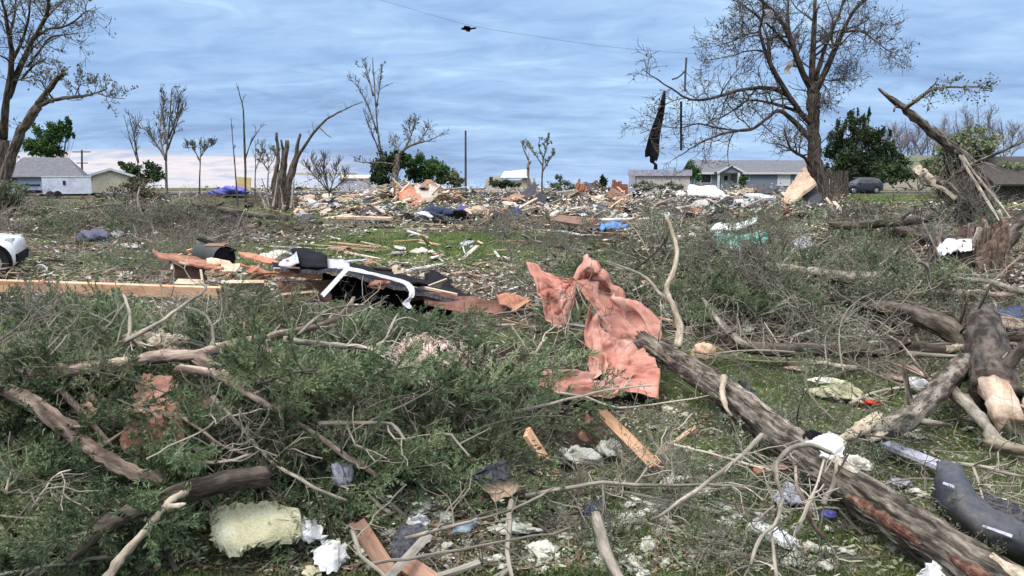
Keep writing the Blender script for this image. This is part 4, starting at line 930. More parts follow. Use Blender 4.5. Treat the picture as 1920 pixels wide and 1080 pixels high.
def scat(n, u0, u1, v0, v1, accept=None, lift=0.0, bias=1.0):
    out = []; tries = 0
    while len(out) < n and tries < n * 30:
        tries += 1; p = gp(u0 + (u1 - u0) * rng.random(), v0 + (v1 - v0) * rng.random() ** bias, lift)
        if p[1] < 130 and clear(p) and (accept is None or accept(p)): out.append(p)
    return out
def rot(tilt=.25, roll=3.14): return (rng.normal() * tilt if roll < 3 else (rng.random() * 2 - 1) * roll, rng.normal() * tilt, rng.random() * 6.283)
def rot3(tilt=.2): return (float(np.clip(rng.normal(), -1.3, 1.3)) * tilt, float(np.clip(rng.normal(), -1.3, 1.3)) * tilt, rng.random() * 6.283)
# ================================================================== FOREGROUND CEDAR PILE
CB = [bough_proto(CEDAR, 1.0 + .5 * rng.random()) for _ in range(6)] + [bough_proto(OLIVE, 1.2) for _ in range(2)]
def put_boughs(n, u0, u1, v0, v1, label, group, s0=.75, s1=1.2, acc=None, lift=.03, kinds=8, hs=.05):
    for p in scat(n, u0, u1, v0, v1, acc, lift):
        k = rng.integers(0, kinds); a = rng.random() * 6.283
        up = -.05 - .30 * rng.random() if rng.random() < .8 else .25
        s = s0 + (s1 - s0) * rng.random(); off = np.array((math.cos(a), math.sin(a), 0)) * -.5 * s
        q = p + off; q[2] = max(float(H(q[0], q[1])), p[2] - .15) + hs * rng.random()
        spawn(CB[k], q, (rng.normal() * .5, up, a), s, label, 'bough', group)
inpile = lambda p: pile(p[0], p[1]) > .16
put_boughs(100, -120, 480, 602, 1060, 'broken cedar bough in the green foreground pile left of the pink insulation tuft', 'cedar boughs on the left of the foreground pile', acc=inpile)
put_boughs(85, 400, 930, 595, 940, 'broken cedar bough in the pile between the yellow foam and the pink tarp', 'cedar boughs in the middle of the foreground pile', acc=inpile)
put_boughs(22, -60, 420, 860, 1079, 'dark cedar bough in the bottom left corner of the pile', 'cedar boughs in the bottom left corner', acc=None, s0=.6, s1=.9)
put_boughs(4, 960, 1060, 600, 660, 'cedar bough tangled under the pink tarp', 'cedar boughs under the pink tarp', s0=.5, s1=.8)
put_boughs(34, 1020, 1420, 470, 640, 'cedar bough in the brush mound behind the pink tarp', 'cedar boughs behind the pink tarp', acc=lambda p: p[1] > 9.2, s0=.8, s1=1.3)
put_boughs(34, 1350, 1750, 440, 560, 'cedar bough in the brush below the teal plastic', 'cedar boughs below the teal plastic', acc=lambda p: p[1] > 10, s0=.8, s1=1.4)
def sprig_mass(n, u0, u1, v0, v1, acc):
    """the rest of the cedar cover: sprigs nobody could count, one object"""
    mb = MB(); F = []
    for o in CB[:6]:
        me = o.children[0].data; a = np.empty(len(me.vertices) * 3, np.float32); me.vertices.foreach_get('co', a); F.append(a.reshape(-1, 4, 3))
    for p in scat(n, u0, u1, v0, v1, acc, .05):
        q = F[rng.integers(0, 6)]; q = q[rng.random(len(q)) < .33]; s = .5 + .5 * rng.random(); Mx = np.array(Euler((rng.normal() * .6, -.2 + rng.normal() * .3, rng.random() * 6.283)).to_matrix())
        V = (q.reshape(-1, 3) - np.array((.55, 0, 0))) @ Mx.T * s + p; V[:, 2] = np.maximum(V[:, 2], H(V[:, 0], V[:, 1]) + .01)
        mb.add(V, np.arange(len(V)).reshape(-1, 4))
    tag(mb.build('cedar_sprigs', CEDAR, origin=(0, 0, 0)), kind='stuff')
sprig_mass(230, -100, 930, 585, 1060, inpile)
LB = [leafy_proto(LEAFG, 1.1 + .5 * rng.random()) for _ in range(5)]; LBf = [leafy_proto(LEAFG, 2.2, 520, .10) for _ in range(3)]
BB = [brush_proto(TWIG, 1.3 + .5 * rng.random()) for _ in range(4)] + [brush_proto(TWIGL, 1.4, 8, 1) for _ in range(3)]
BF = [brush_proto(TWIG, 2.6, 14, 2, .009) for _ in range(3)] + [brush_proto(TWIGL, 2.4, 9, 1, .010) for _ in range(2)]
offlawn = lambda p: lawn(p[0], p[1]) < .35
def put(protos, n, u0, u1, v0, v1, label, cat, group, s0=.7, s1=1.2, tilt=.25, lift=.05, acc=None, name=None, sink=0.0, bias=1.0):
    for p in scat(n, u0, u1, v0, v1, acc, lift, bias):
        spawn(protos[rng.integers(0, len(protos))], p - np.array((0, 0, sink)), rot3(tilt), s0 + (s1 - s0) * rng.random(), label, cat, group)
put(LB, 112, 1280, 1980, 440, 640, 'leafy grey green branch in the broken brush between the pink tarp and the hollow stump', 'branch', 'leafy branches right of the pink tarp', tilt=.35)
put(LB, 18, 1330, 1980, 640, 860, 'small leafy branch lying among the logs at the lower right', 'branch', 'leafy branches among the fallen logs', .45, .9, .2)
put(LB, 30, 1000, 1750, 760, 1040, 'leafy sprig lying on the grass around the fallen log', 'branch', 'leafy sprigs on the grass', .3, .55, .12)
put(LB, 34, 950, 1330, 420, 540, 'leafy branch in the thin brush behind the pink tarp', 'branch', 'leafy branches behind the pink tarp', .8, 1.4, .35)
put(LB, 30, 70, 420, 400, 530, 'leafy branch on the grass between the wrecked car and the rust red boards', 'branch', 'leafy branches by the wrecked car', .8, 1.5, .3)
put(LBf, 46, 1250, 1980, 392, 450, 'leafy broken branch in the brush below the big tree', 'branch', 'leafy branches below the big tree', .35, .8, .25)
put(LBf, 26, -60, 560, 392, 440, 'leafy broken branch in the thicket below the left houses', 'branch', 'leafy branches below the left houses', .4, .8, .25)
put(BB, 5, -40, 1000, 650, 960, 'bare twiggy branch lying on the cedar pile', 'branch', 'bare branches on the cedar pile', .4, .85, .22, .20, inpile)
put(BB, 13, 1250, 1980, 420, 560, 'bare twiggy branch sticking out of the brush right of centre', 'branch', 'bare branches in the right brush', .5, 1.0, .35, .1)
put(BB, 8, 1240, 1960, 640, 1060, 'bare twiggy branch lying across the grass by the logs', 'branch', 'bare branches by the fallen logs', .4, .8, .12, .04)
put(BB, 26, -60, 560, 430, 540, 'bare twiggy branch on the grass left of the roof piece', 'branch', 'bare branches left of the roof piece', .6, 1.1, .2)
put(BF, 84, 380, 1980, 382, 455, 'bare brushy branch strewn across the rubble field', 'branch', 'bare branches across the rubble field', .3, .7, .2, .05, offlawn)
put(BF, 30, -60, 480, 392, 440, 'bare brushy branch in the thicket below the white house', 'branch', 'bare branches below the white house', .35, .8, .25)
TW = [brush_proto(m, .75 + .4 * rng.random(), 8, 1, .0021, 'twig', .0075) for m in (TWIGL, TWIGL, TWIG, TWIGL, TWIG)]
put(TW, 66, -60, 1000, 585, 960, 'fine bare twig tangled in the cedar foliage', 'twig', 'fine twigs on the cedar pile', .5, 1.0, .4, .22, inpile)
put(TW, 66, 1150, 1980, 440, 700, 'fine bare twig tangled in the right hand brush', 'twig', 'fine twigs in the right brush', .8, 1.6, .5, .25)
put(TW, 46, 1000, 1960, 690, 1000, 'fine bare twig on the littered grass near the logs', 'twig', 'fine twigs by the logs', .4, .8, .2, .05)
def limb_proto(m):
    mb = MB(); L = 1.6 + rng.random(); x = np.linspace(0, L, 7); P = np.stack((x, np.cumsum(rng.normal(size=7) * .05), np.cumsum(rng.normal(size=7) * .035)), -1); r = .035 + .03 * rng.random()
    PP, rr = limb(mb, P, r, r * .45, 9, .3, k=4, wob=.012, jag=.9)
    for _ in range(3):
        i = rng.integers(6, len(PP) - 3); d = unit(np.array((.8, rng.normal(), abs(rng.normal()) * .6))); l = L * (.15 + .3 * rng.random()); limb(mb, [PP[i], PP[i] + d * l * .5 + rng.normal(size=3) * .03, PP[i] + d * l], rr[i] * .6, rr[i] * .25, 7, .3, k=3, wob=.01)
    return mb.build('broken_limb', m, local=True, smooth=True)
LM = [limb_proto(m) for m in (BARK, BARKG, BARKD, BARK, BARKP)]
put(LM, 22, 1380, 1980, 425, 640, 'broken forked limb half sunk in the brush left of the hollow stump', 'limb', 'broken limbs in the right brush', .7, 1.4, .25, .28)
put(LM, 12, 1560, 1960, 640, 860, 'broken forked limb among the logs at the right edge', 'limb', 'broken limbs among the logs at right', .4, .8, .15, .10)
put(LM, 14, 960, 1380, 420, 540, 'broken forked limb in the brush behind the pink tarp', 'limb', 'broken limbs behind the pink tarp', .6, 1.1, .2, .18)
put(LM, 20, -40, 620, 385, 470, 'broken forked limb in the brush below the shattered trunk', 'limb', 'broken limbs in the left brush', .6, 1.2, .15, .15, offlawn)
SK = [stick_proto(TWIGL, .9 + .6 * rng.random(), .009 + .006 * rng.random()) for _ in range(6)] + [stick_proto(TWIG, 1.1, .010) for _ in range(4)]
put(SK, 34, -40, 1000, 580, 1060, 'thin pale stick lying across the cedar foliage', 'stick', 'sticks on the cedar pile', .5, 1.25, .2, .26)
put(SK, 44, 960, 1960, 640, 1070, 'thin pale stick on the littered grass at lower right', 'stick', 'sticks on the lower right grass', .3, .8, .1, .05)
put(SK, 80, -40, 1960, 430, 600, 'pale stick in the middle distance litter', 'stick', 'sticks in the middle distance', .8, 1.6, .25, .08)
# ================================================================== RUBBLE FIELD
BD = [board_mesh(1.6 + 1.4 * rng.random(), .12, .04, m, 'broken_board') for m in (RAW, RAWP, RAWP, GREYW, GREYW, WHITE, RAW)]
PN = [scrap_mesh(.9, .7, .03, m, 'panel_scrap', .10) for m in (DRYW, WHITE, DRYW, LILAC, PLYP, DRYW, PLY)]
DKV = mat('dark_violet_cloth', (.07, .07, .11), (.13, .13, .19), 5, .8, .2, coords='obj')
CLs = [scrap_mesh(.7, .55, .012, m, 'cloth_scrap', .32, .2) for m in (BLUED, LILAC, WHITE, BLACK, INSP, BROWNW)]
SH_ = [scrap_mesh(.5, .35, .012, SHING, 'shingle_scrap', .12) for _ in range(3)]
put(BD, 190, 500, 1520, 350, 412, 'broken board in the wide rubble field before the houses', 'board', 'broken boards across the rubble field', .7, 1.5, .30, .15)
put(BD, 60, 660, 850, 343, 378, 'broken board jutting from the tall heap by the ivy covered tree', 'board', 'boards in the tall rubble heap', .7, 1.4, .6, .25)
put(BD, 50, 430, 1350, 408, 480, 'loose board on the lawn behind the roof piece', 'board', 'boards on the middle lawn', .5, 1.0, .06, .05)
put(BD, 44, 560, 1960, 440, 620, 'small splintered board end in the middle distance litter', 'board', 'board ends in the middle distance', .2, .45, .25, .10)
put(BD, 24, 1540, 1900, 380, 440, 'loose board by the driveway lawn at right', 'board', 'boards by the driveway lawn', .5, 1.1, .2, .05)
put(PN, 118, 560, 1500, 348, 408, 'pale wallboard scrap in the wide rubble field', 'wallboard', 'wallboard scraps in the rubble field', .35, 1.25, .40, .12)
put(PN, 56, 560, 1960, 400, 500, 'small pale wallboard scrap on the trampled lawn', 'wallboard', 'wallboard scraps on the trampled lawn', .25, .6, .2, .05)
put(PN, 34, -40, 560, 400, 520, 'small pale wallboard scrap in the left brush', 'wallboard', 'wallboard scraps in the left brush', .25, .6, .3, .08)
put(PN, 44, 1100, 1960, 400, 560, 'small pale wallboard scrap in the right brush', 'wallboard', 'wallboard scraps in the right brush', .2, .5, .3, .12)
put(PN, 40, 1290, 1490, 364, 404, 'pale wallboard scrap in the pinkish heap before the bungalow', 'wallboard', 'wallboard scraps before the bungalow', .5, 1.5, .4, .15)
put(CLs, 80, 560, 1500, 352, 420, 'crumpled cloth or plastic scrap in the rubble field', 'cloth', 'cloth scraps in the rubble field', .4, 1.2, .4, .1)
put(SH_, 60, 400, 1500, 352, 430, 'dark shingle scrap in the rubble field', 'shingle', 'shingle scraps in the rubble field', 1.0, 3.0, .3, .1)
IN = [lump_mesh(.16, .12, .05, INSW, 'insulation_tuft', .9, 12, s) for s in range(5)]
put(IN, 90, 1000, 1900, 760, 1070, 'pale torn insulation tuft on the grass beside the fallen log', 'insulation', 'insulation tufts on the lower right grass', .3, .9, .2, .02)
put(IN, 54, 500, 1250, 930, 1075, 'pale torn insulation tuft at the front edge of the cedar pile', 'insulation', 'insulation tufts at the front of the pile', .3, .9, .2, .02)
put(IN, 70, -40, 1960, 420, 640, 'pale insulation tuft caught in the middle distance brush', 'insulation', 'insulation tufts in the middle distance', .5, 1.7, .3, .08)
def frame_proto(m):
    mb = MB(); L = 2.2 + rng.random() * 1.4; hgt = 2.2
    for z in (0, hgt): mb.box((0, 0, z), (L, .12, .06))
    for x in np.arange(-L / 2 + .03, L / 2, .42): mb.box((x + rng.normal() * .03, .0, hgt / 2), (.06, .10, hgt * (1 if rng.random() < .7 else .55)), 0, (0, rng.normal() * .05, 0))
    return mb.build('stud_lattice', m, local=True)
def deck_proto(m, mb_m):
    u = np.linspace(-1, 1, 6); A, B = np.meshgrid(u, u); e = (np.abs(A) > .9) | (np.abs(B) > .9)
    P = np.stack((A * 1.3 + e * rng.normal(size=A.shape) * .13, B * .9 + e * rng.normal(size=A.shape) * .13, .12 * A * A + .05 * rng.normal(size=A.shape)), -1); mb = MB(); mb.slab(P, .07, 0, 1)
    for y in (-.6, 0, .6): mb.box((0, y, -.09), (2.2 + rng.random() * .5, .06, .13), 1)
    return mb.build('torn_roofing', [m, mb_m], local=True)
WF = [frame_proto(m) for m in (RAWP, GREYW, GREYW)]; DK = [deck_proto(SHING, RAWP), deck_proto(ROOFG, PLYP), deck_proto(BROWNW, RAW)]
for p in scat(10, 560, 1480, 354, 388): spawn(WF[rng.integers(0, 3)], p + np.array((0, 0, .15)), (1.42 + rng.normal() * .12, rng.normal() * .2, rng.random() * 6.28), .7 + .3 * rng.random(), 'collapsed stud wall frame lying in the rubble field', 'wall frame', 'stud wall frames in the rubble field')
for p in scat(16, 580, 1480, 352, 390): spawn(DK[rng.integers(0, 3)], p + np.array((0, 0, .35)), (rng.normal() * .35, rng.normal() * .35, rng.random() * 6.28), .6 + .4 * rng.random(), 'torn shingled roof section tipped over in the rubble field', 'roof section', 'roof sections in the rubble field')
# ------------------------------------------------------------------ uncountable litter
def litter(name, n, u0, u1, v0, v1, size, m, lift=.03, flat=True, acc=None, aspect=.5, grow=0.0, per=.22):
    """many tiny scraps scattered over the terrain, denser in places"""
    d0 = np.array((0, 0, CH)); U = u0 + (u1 - u0) * rng.random(n * 3); V = v0 + (v1 - v0) * rng.random(n * 3)
    a = (U - 960) / FPX; b = (540 - V) / FPX; D = np.stack((a, ct + b * st_, -st_ + b * ct), -1); D = D / D[:, 1:2]
    t = -CH / D[:, 2]; t = np.where((t < 0) | (t > 140), 140, t)
    for _ in range(6): t = (H(D[:, 0] * t, t) - CH) / np.minimum(D[:, 2], -.003); t = np.clip(t, 2.5, 140)
    C = D * t[:, None]; C[:, 2] = H(C[:, 0], C[:, 1])
    ok = (t < 130) & (t > 2.6) & (fbm(C[:, 0] / (per * C[:, 1]), np.log(C[:, 1]) * 3 / per, 31) > rng.random(len(C)) * .8 + .05)
    ok &= (C[:, 1] < 11) | (lawn(C[:, 0], C[:, 1]) < .45 + .6 * rng.random(len(C)))
    if acc is not None: ok &= acc(C[:, 0], C[:, 1])
    C = C[ok][:n]; k = len(C); C[:, 2] += lift * rng.random(k) * (1 + grow * C[:, 1])
    s = size * (.35 + 1.3 * rng.random(k) ** 2) * (1 + grow * C[:, 1])
    az = rng.random(k) * 6.283; A = np.stack((np.cos(az), np.sin(az), rng.normal(size=k) * .25), -1); B = np.stack((-np.sin(az), np.cos(az), rng.normal(size=k) * .5), -1); s = s[:, None]
    Vv = np.stack((C - A * s * .5, C + B * s * aspect * .5 + A * s * .12, C + A * s * .5, C - B * s * aspect * .4 - A * s * .1), 1).reshape(-1, 3)
    mb = MB(); mb.add(Vv, np.arange(k * 4).reshape(k, 4), 0, np.repeat(C * 13.7, 4, 0))
    return tag(mb.build(name, m, origin=(0, 0, 0)), kind='stuff')
LITG = mat('pale_leaf_litter', (.13, .16, .085), (.26, .29, .17), .8, .8, 0, c3=(.46, .48, .36), vary=0, trans=.2)
LITW = mat('light_scrap', (.20, .18, .15), (.44, .41, .37), .8, .85, 0, c3=(.70, .69, .66), vary=0)
LITB = mat('brown_scrap', (.05, .038, .03), (.17, .12, .085), .8, .9, 0, c3=(.36, .25, .17), vary=0)
LITD = mat('dark_scrap', (.018, .016, .016), (.045, .04, .04), .8, .9, 0, c3=(.11, .10, .10), vary=0)
LITR = mat('wood_chip', (.22, .13, .08), (.40, .27, .18), .8, .85, 0, c3=(.55, .43, .32), vary=0)
offp = lambda x, y: pile(x, y) < .22
litter('leaf_litter', 9000, 900, 2100, 620, 1079, .038, LITG, .05)
litter('leaf_litter', 2500, 150, 1100, 930, 1079, .034, LITG, .04)
litter('bark_litter', 4000, 100, 1100, 900, 1079, .05, LITB, .04)
litter('twig_litter', 2500, 100, 1100, 900, 1079, .12, TWIG, .05, aspect=.07)
litter('leaf_litter', 5000, -200, 1000, 560, 1079, .030, LITG, .30)
litter('leaf_litter', 9000, -200, 2120, 400, 620, .034, LITG, .25, grow=.035)
litter('light_litter', 6500, 500, 2120, 560, 1079, .026, LITW, .04)
litter('light_litter', 17000, -100, 2050, 385, 600, .055, LITW, .12, grow=.045)
litter('light_litter', 10000, 480, 1600, 345, 405, .07, LITW, .25, grow=.03)
litter('twig_litter', 5000, 700, 2100, 560, 1079, .12, TWIG, .05, aspect=.07)
litter('twig_litter', 9000, -200, 2120, 385, 600, .20, TWIG, .25, aspect=.09, grow=.03)
litter('twig_litter', 4500, -200, 2120, 400, 700, .20, TWIGL, .25, aspect=.07, grow=.03)
litter('wood_chips', 7000, -100, 2050, 385, 640, .055, LITR, .12, grow=.03, aspect=.25)
litter('wood_chips', 3800, 500, 2100, 620, 1079, .055, LITR, .04, aspect=.2)
litter('bark_litter', 7000, 500, 2100, 600, 1079, .04, LITB, .03)
litter('bark_litter', 12000, -100, 2050, 350, 560, .07, LITB, .14, grow=.035)
litter('dark_litter', 9000, 380, 1700, 345, 470, .10, LITD, .12, grow=.03)
litter('twig_litter', 9000, -100, 2050, 380, 560, .22, LITB, .30, aspect=.08, grow=.03)
litter('dark_litter', 5000, -200, 2050, 420, 660, .07, LITD, .05, grow=.02)
def grass():
    mb = MB(); 
    def patch(x0, x1, y0, y1, n, hh, w, thr=.25):
        x = x0 + (x1 - x0) * rng.random(n); y = y0 + (y1 - y0) * rng.random(n)
        ok = (lawn(x, y) * (1 - np.clip(pile(x, y) * 6 - .2, 0, 1)) > thr + .4 * rng.random(n)) & (fbm(x * 3.3, y * 3.3, 41) > .34 + .25 * rng.random(n) * .6)
        x, y = x[ok], y[ok]; k = len(x); z = H(x, y) - .005; h = hh * (.4 + .9 * rng.random(k)); a = rng.random(k) * 6.283; l = h * (rng.random(k) * .9)
        c, s = np.cos(a), np.sin(a); B = np.stack((x, y, z), -1); W = np.stack((-s, c, 0 * c), -1) * (w * (.6 + .7 * rng.random(k)))[:, None]
        M_ = B + np.stack((c * l * .3, s * l * .3, h * .6), -1); T = B + np.stack((c * l, s * l, h * (1 - .25 * rng.random(k))), -1)
        V = np.stack((B - W, B + W, M_ + W * .7, M_ - W * .7, T), 1).reshape(-1, 3); i = np.arange(k)[:, None] * 5
        b = mb.add(V, i + np.array((0, 1, 2, 3)), 0, np.repeat(np.stack((x, y, 0 * x), -1) * 2.1, 5, 0)); mb.more(i + np.array((3, 2, 4)), b, 0)
    patch(-2.2, .5, 3.2, 4.8, 30000, .05, .0035, -.2); patch(-1.2, 5.5, 3.2, 9.5, 170000, .06, .0035)
    patch(-14, 6, 11, 34, 120000, .10, .012)
    patch(-34, -6, 28, 66, 40000, .16, .03); patch(24, 50, 50, 86, 30000, .14, .03)
    tag(mb.build('grass', GRASSM, origin=(0, 0, 0)), kind='stuff')
grass()
# ================================================================== LOGS AND LIMBS, ONE BY ONE
LIFT = .17
PEACH = mat('stripped_peach_wood', (.30, .20, .14), (.46, .34, .25), 10, .85, .6, c3=(.58, .46, .36), fine=60, vary=0)
def log(label, pts, r0, r1, m=BARK, sides=10, name='fallen_limb', cat='limb', rough=.22, wob=.0, stubs=0, k=5, twigs=0, endm=None, twm=None):
    if max(r0, r1) < .022: wob = max(wob, .012); twigs = twigs or 3; k = 3; r0, r1 = (r0, min(r1, r0 * .55)) if r0 >= r1 else (min(r0, r1 * .55), r1)
    P = np.array([rp((p[0], p[1], p[2] + LIFT) if p[2] <= 2.5 else p) for p in pts]); mb = MB(); PP, rr = limb(mb, P, r0, r1, sides, rough, k=k, wob=wob, cap=1 if endm else True, jag=.9 if sides >= 8 else 0, ridge=.13 if sides >= 10 else 0)
    for _ in range(stubs):
        i = rng.integers(2, len(PP) - 2); d = unit(rng.normal(size=3) + np.array((0, 0, .6))); limb(mb, [PP[i], PP[i] + d * rr[i] * 2.2, PP[i] + d * rr[i] * (3 + 3 * rng.random())], rr[i] * .45, rr[i] * .15, 6, .4, k=2)
    o = mb.build(name, [m, endm] if endm else m, smooth=True); tag(o, label, cat)
    if twigs:
        tb = MB(); sprout(tb, PP, rr, twigs, .5, 1, [], .2, .9, .2, .3, 3, 0, .004); t = tb.build('twigs', twm or TWIGL, origin=o.location); t.parent = o; t.location = (0, 0, 0)
    return o, PP, rr
log('pinkish peeling limb entering from the left edge above the red brown board', [(-90, 714, .3), (60, 704, .3), (195, 688, .34)], .062, .045, BARKP, wob=.01, stubs=2)
log('long pinkish limb rising right across the cedar pile from its broken pale fork', [(200, 690, .30), (300, 668, .32), (362, 666, .34), (440, 645, .38), (520, 628, .42), (592, 612, .45), (640, 590, .5), (662, 560, .55)], .05, .014, BARKP, wob=.012, stubs=3, twigs=4)
log('slender grey branch curving right toward the pink insulation tuft', [(535, 636, .42), (600, 645, .42), (680, 652, .42), (745, 672, .4), (800, 712, .33), (850, 740, .28)], .022, .010, BARKG, wob=.012, twigs=10)
log('thick pale peeling limb slanting down from the left edge', [(-30, 715, .38), (0, 728, .38), (60, 755, .38), (120, 800, .38), (180, 845, .38), (240, 882, .36), (310, 905, .26)], .05, .036, BARKP, wob=.02, stubs=4, sides=12)
log('short slanting limb just above the thick pale peeling limb', [(98, 716, .3), (150, 768, .27), (205, 832, .22)], .022, .016, BARKP)
o, PP, rr = log('dark brown broken trunk in the lower left of the cedar pile', [(120, 1040, .15), (200, 985, .22), (280, 945, .30), (340, 925, .33), (420, 903, .36), (500, 892, .36)], .042, .055, BARKD, 14, 'fallen_log', 'log', .2, .012, 1)
log('pale peeled strip of wood splitting down from the dark brown trunk', [(190, 1100, .06), (225, 1050, .15), (262, 1008, .24), (300, 962, .33), (325, 935, .38), (350, 925, .36)], .024, .016, BARE, 8, 'split_strip', 'wood strip', .5, .012)
log('pale splintered tip beside the peeled strip', [(318, 952, .36), (335, 948, .39), (348, 945, .4)], .022, .008, BARE, 6, 'splinter', 'wood strip', .7)
log('brown limb slanting down right in the middle of the cedar pile', [(335, 690, .35), (400, 700, .36), (450, 730, .36), (500, 758, .34), (560, 795, .3), (640, 848, .27), (705, 892, .22)], .030, .012, BARKP, wob=.015, twigs=8)
log('thick pinkish limb fragment above the brown slanting limb', [(375, 672, .36), (430, 708, .34), (480, 742, .3), (545, 780, .26)], .045, .03, BARKP, wob=.01)
log('short upright broken branch end in the middle of the pile', [(496, 650, .46), (515, 680, .42), (545, 722, .36)], .04, .036, BARKP, 10, endm=BARE)
log('thin horizontal branch ending in a fork under the pink insulation tuft', [(598, 796, .3), (650, 793, .31), (715, 794, .3), (740, 800, .3), (762, 830, .26)], .018, .008, BARKG, wob=.006)
log('long thin pale stick slanting up right below the pink insulation tuft', [(690, 792, .3), (755, 760, .36), (830, 722, .4), (905, 690, .42)], .009, .006, TWIGL, 5)
log('thin green grey sapling stem crossing the pile down to the right', [(400, 745, .36), (450, 800, .34), (510, 865, .32), (590, 915, .28), (650, 940, .24)], .014, .007, BARKG, wob=.01)
log('thin curved branch left of the brown slanting limb', [(330, 775, .36), (370, 800, .34), (420, 838, .3), (470, 852, .28)], .012, .007, BARKP, twigs=5)
log('thin forked branch in front of the rust brown board', [(366, 866, .33), (420, 866, .35), (475, 850, .37)], .011, .006, BARKG)
log('pale Y shaped twig standing above the cedar below the long timber', [(232, 552, .55), (241, 580, .5), (243, 610, .44), (240, 645, .36)], .012, .016, BARKG, 6)
log('leaning pale twig beside the Y shaped twig', [(238, 562, .5), (215, 595, .42), (195, 622, .36)], .008, .010, BARKG, 5)
log('pale diagonal stick rising across the end of the long timber', [(235, 640, .40), (290, 610, .45), (340, 575, .52), (385, 542, .62), (375, 528, .66)], .016, .009, BARKG, wob=.006)
log('thin bare stick leaning at the left of the pile', [(72, 692, .34), (100, 660, .40), (127, 628, .46)], .012, .008, BARKG, 5)
log('pale broken twig at the far left of the bottom corner', [(10, 925, .28), (16, 900, .33), (24, 880, .38)], .010, .008, BARE, 5)
log('thin curved twig in the dark bottom left foliage', [(58, 955, .26), (85, 915, .33), (105, 892, .37), (133, 880, .4)], .008, .005, BARKG, 5)
log('arched bare branch in front of the curled white flashing', [(560, 628, .5), (600, 590, .56), (640, 575, .56), (690, 572, .5)], .014, .006, BARKG, twigs=5)
log('pale bare stick poking up left of the pink tarp', [(960, 612, .42), (985, 650, .40), (1010, 695, .36), (1022, 712, .33)], .010, .013, BARKG, 5)
log('short pale splinter stuck upright left of the pink tarp', [(1003, 665, .4), (1012, 648, .44), (1026, 632, .47)], .010, .014, BARE, 5, 'splinter', 'wood strip')
log('grey forked trunk lying in the brush under the violet grey fabric', [(1440, 500, .35), (1510, 508, .38), (1580, 520, .4), (1650, 520, .42)], .05, .09, BARKG, 10, 'fallen_log', 'log', .25, .02, 2)
log('dark slanting trunk behind the hollow stump', [(1900, 440, 15), (1870, 480, 14.5), (1850, 520, 14)], .12, .10, BARKD, 10, 'fallen_log', 'log', .25, .02)
log('thick dark limb along the right edge below the ranch house', [(1960, 380, 17), (1900, 430, 15.5), (1875, 470, 15)], .10, .07, BARKD, 9)
# white stripped branch right of the tarp
log('white stripped branch standing upright right of the pink tarp', [(1249, 405, 8.9), (1262, 440, 8.85), (1269, 475, 8.8), (1262, 510, 8.75), (1250, 542, 8.7), (1262, 575, 8.65), (1274, 612, 8.6), (1270, 650, 8.5)], .014, .038, BARE, 10, wob=.012, rough=.3)
log('pale side branch arching left behind the pink tarp to the white branch', [(1135, 490, 9.4), (1175, 503, 9.2), (1212, 522, 9.0), (1235, 548, 8.8), (1252, 560, 8.72)], .010, .022, BARKG, 8, wob=.01)
log('thin grey stem bent over between the pink tarp and the white branch', [(1238, 560, .7), (1240, 600, .6), (1234, 640, .4)], .006, .008, BARKG, 5)
# the big fallen log
o, PP, rr = log('big fallen log running from under the pink tarp to the lower right corner', [(1205, 640, .16), (1260, 672, .17), (1330, 716, .15), (1400, 768, .13), (1480, 832, .10), (1560, 890, .08), (1660, 957, .06), (1780, 1035, .05), (1960, 1150, .05), (2150, 1270, .05)], .100, .122, BARK, 72, 'fallen_log', 'log', .16, .012, 0, k=9)
def shell(o, PP, rr, a, b, ang0, ang1, lift, m, name, label=None):
    """a bare patch: part of the log's skin, standing a few millimetres proud of the bark"""
    seg = PP[a:b]; T = np.gradient(seg, axis=0); T /= np.linalg.norm(T, axis=1)[:, None]; A = np.cross(T, (0, 0, 1.)); A /= np.linalg.norm(A, axis=1)[:, None]; B = np.cross(A, T)
    an = np.linspace(ang0, ang1, 9); n = len(seg); w = np.sin(np.linspace(0.12, np.pi - .12, n)) ** .5
    mid = (ang0 + ang1) / 2; w = w * (.65 + .7 * rng.random(n))
    g = np.array([[seg[i] + (A[i] * math.cos(mid + (q - mid) * w[i]) + B[i] * math.sin(mid + (q - mid) * w[i])) * (rr[a + i] * 1.02 + lift * math.cos((q - mid) / (ang1 - ang0) * 3.0) * (.5 + rng.random())) for q in an] for i in range(n)])
    mb = MB(); mb.slab(g, .012); p = mb.build(name, m, origin=o.location); p.parent = o; p.location = (0, 0, 0)
    if label: p['label'] = label
shell(o, PP, rr, 51, 63, -.15, .45, .012, WOUND, 'bark_wound', 'red stripped patch on the log')
shell(o, PP, rr, 65, 70, .2, .7, .012, WOUND, 'bark_wound', 'orange brown hollow patch on the log')
shell(o, PP, rr, 67, 78, 1.2, 1.9, .012, BARE, 'bark_wound', 'pale stripped patch on the log')
shell(o, PP, rr, 42, 50, 1.3, 2.0, .006, BARKG, 'bark_wound', 'grey stripped patch on the log')
shell(o, PP, rr, 20, 44, 1.7, 2.5, .004, BARKG, 'bark_wound', 'grey weathered band on the log')
log('white broken stub of branch hanging at the upper end of the big log', [(1358, 705, .34), (1354, 735, .3), (1362, 765, .22), (1372, 780, .16)], .026, .012, BARE, 8, 'broken_stub', 'wood strip', .5)
log('long straight grey log lying level behind the fallen log', [(1335, 630, .16), (1375, 645, .10), (1440, 655, .09), (1540, 657, .09), (1680, 656, .10), (1790, 658, .12)], .065, .082, BARKD, 14, 'fallen_log', 'log', .15, .01, 2)
log('pale stripped end of the long straight log', [(1782, 654, .17), (1805, 651, .17), (1824, 652, .16)], .05, .03, BARE, 8, 'split_strip', 'wood strip', .5)
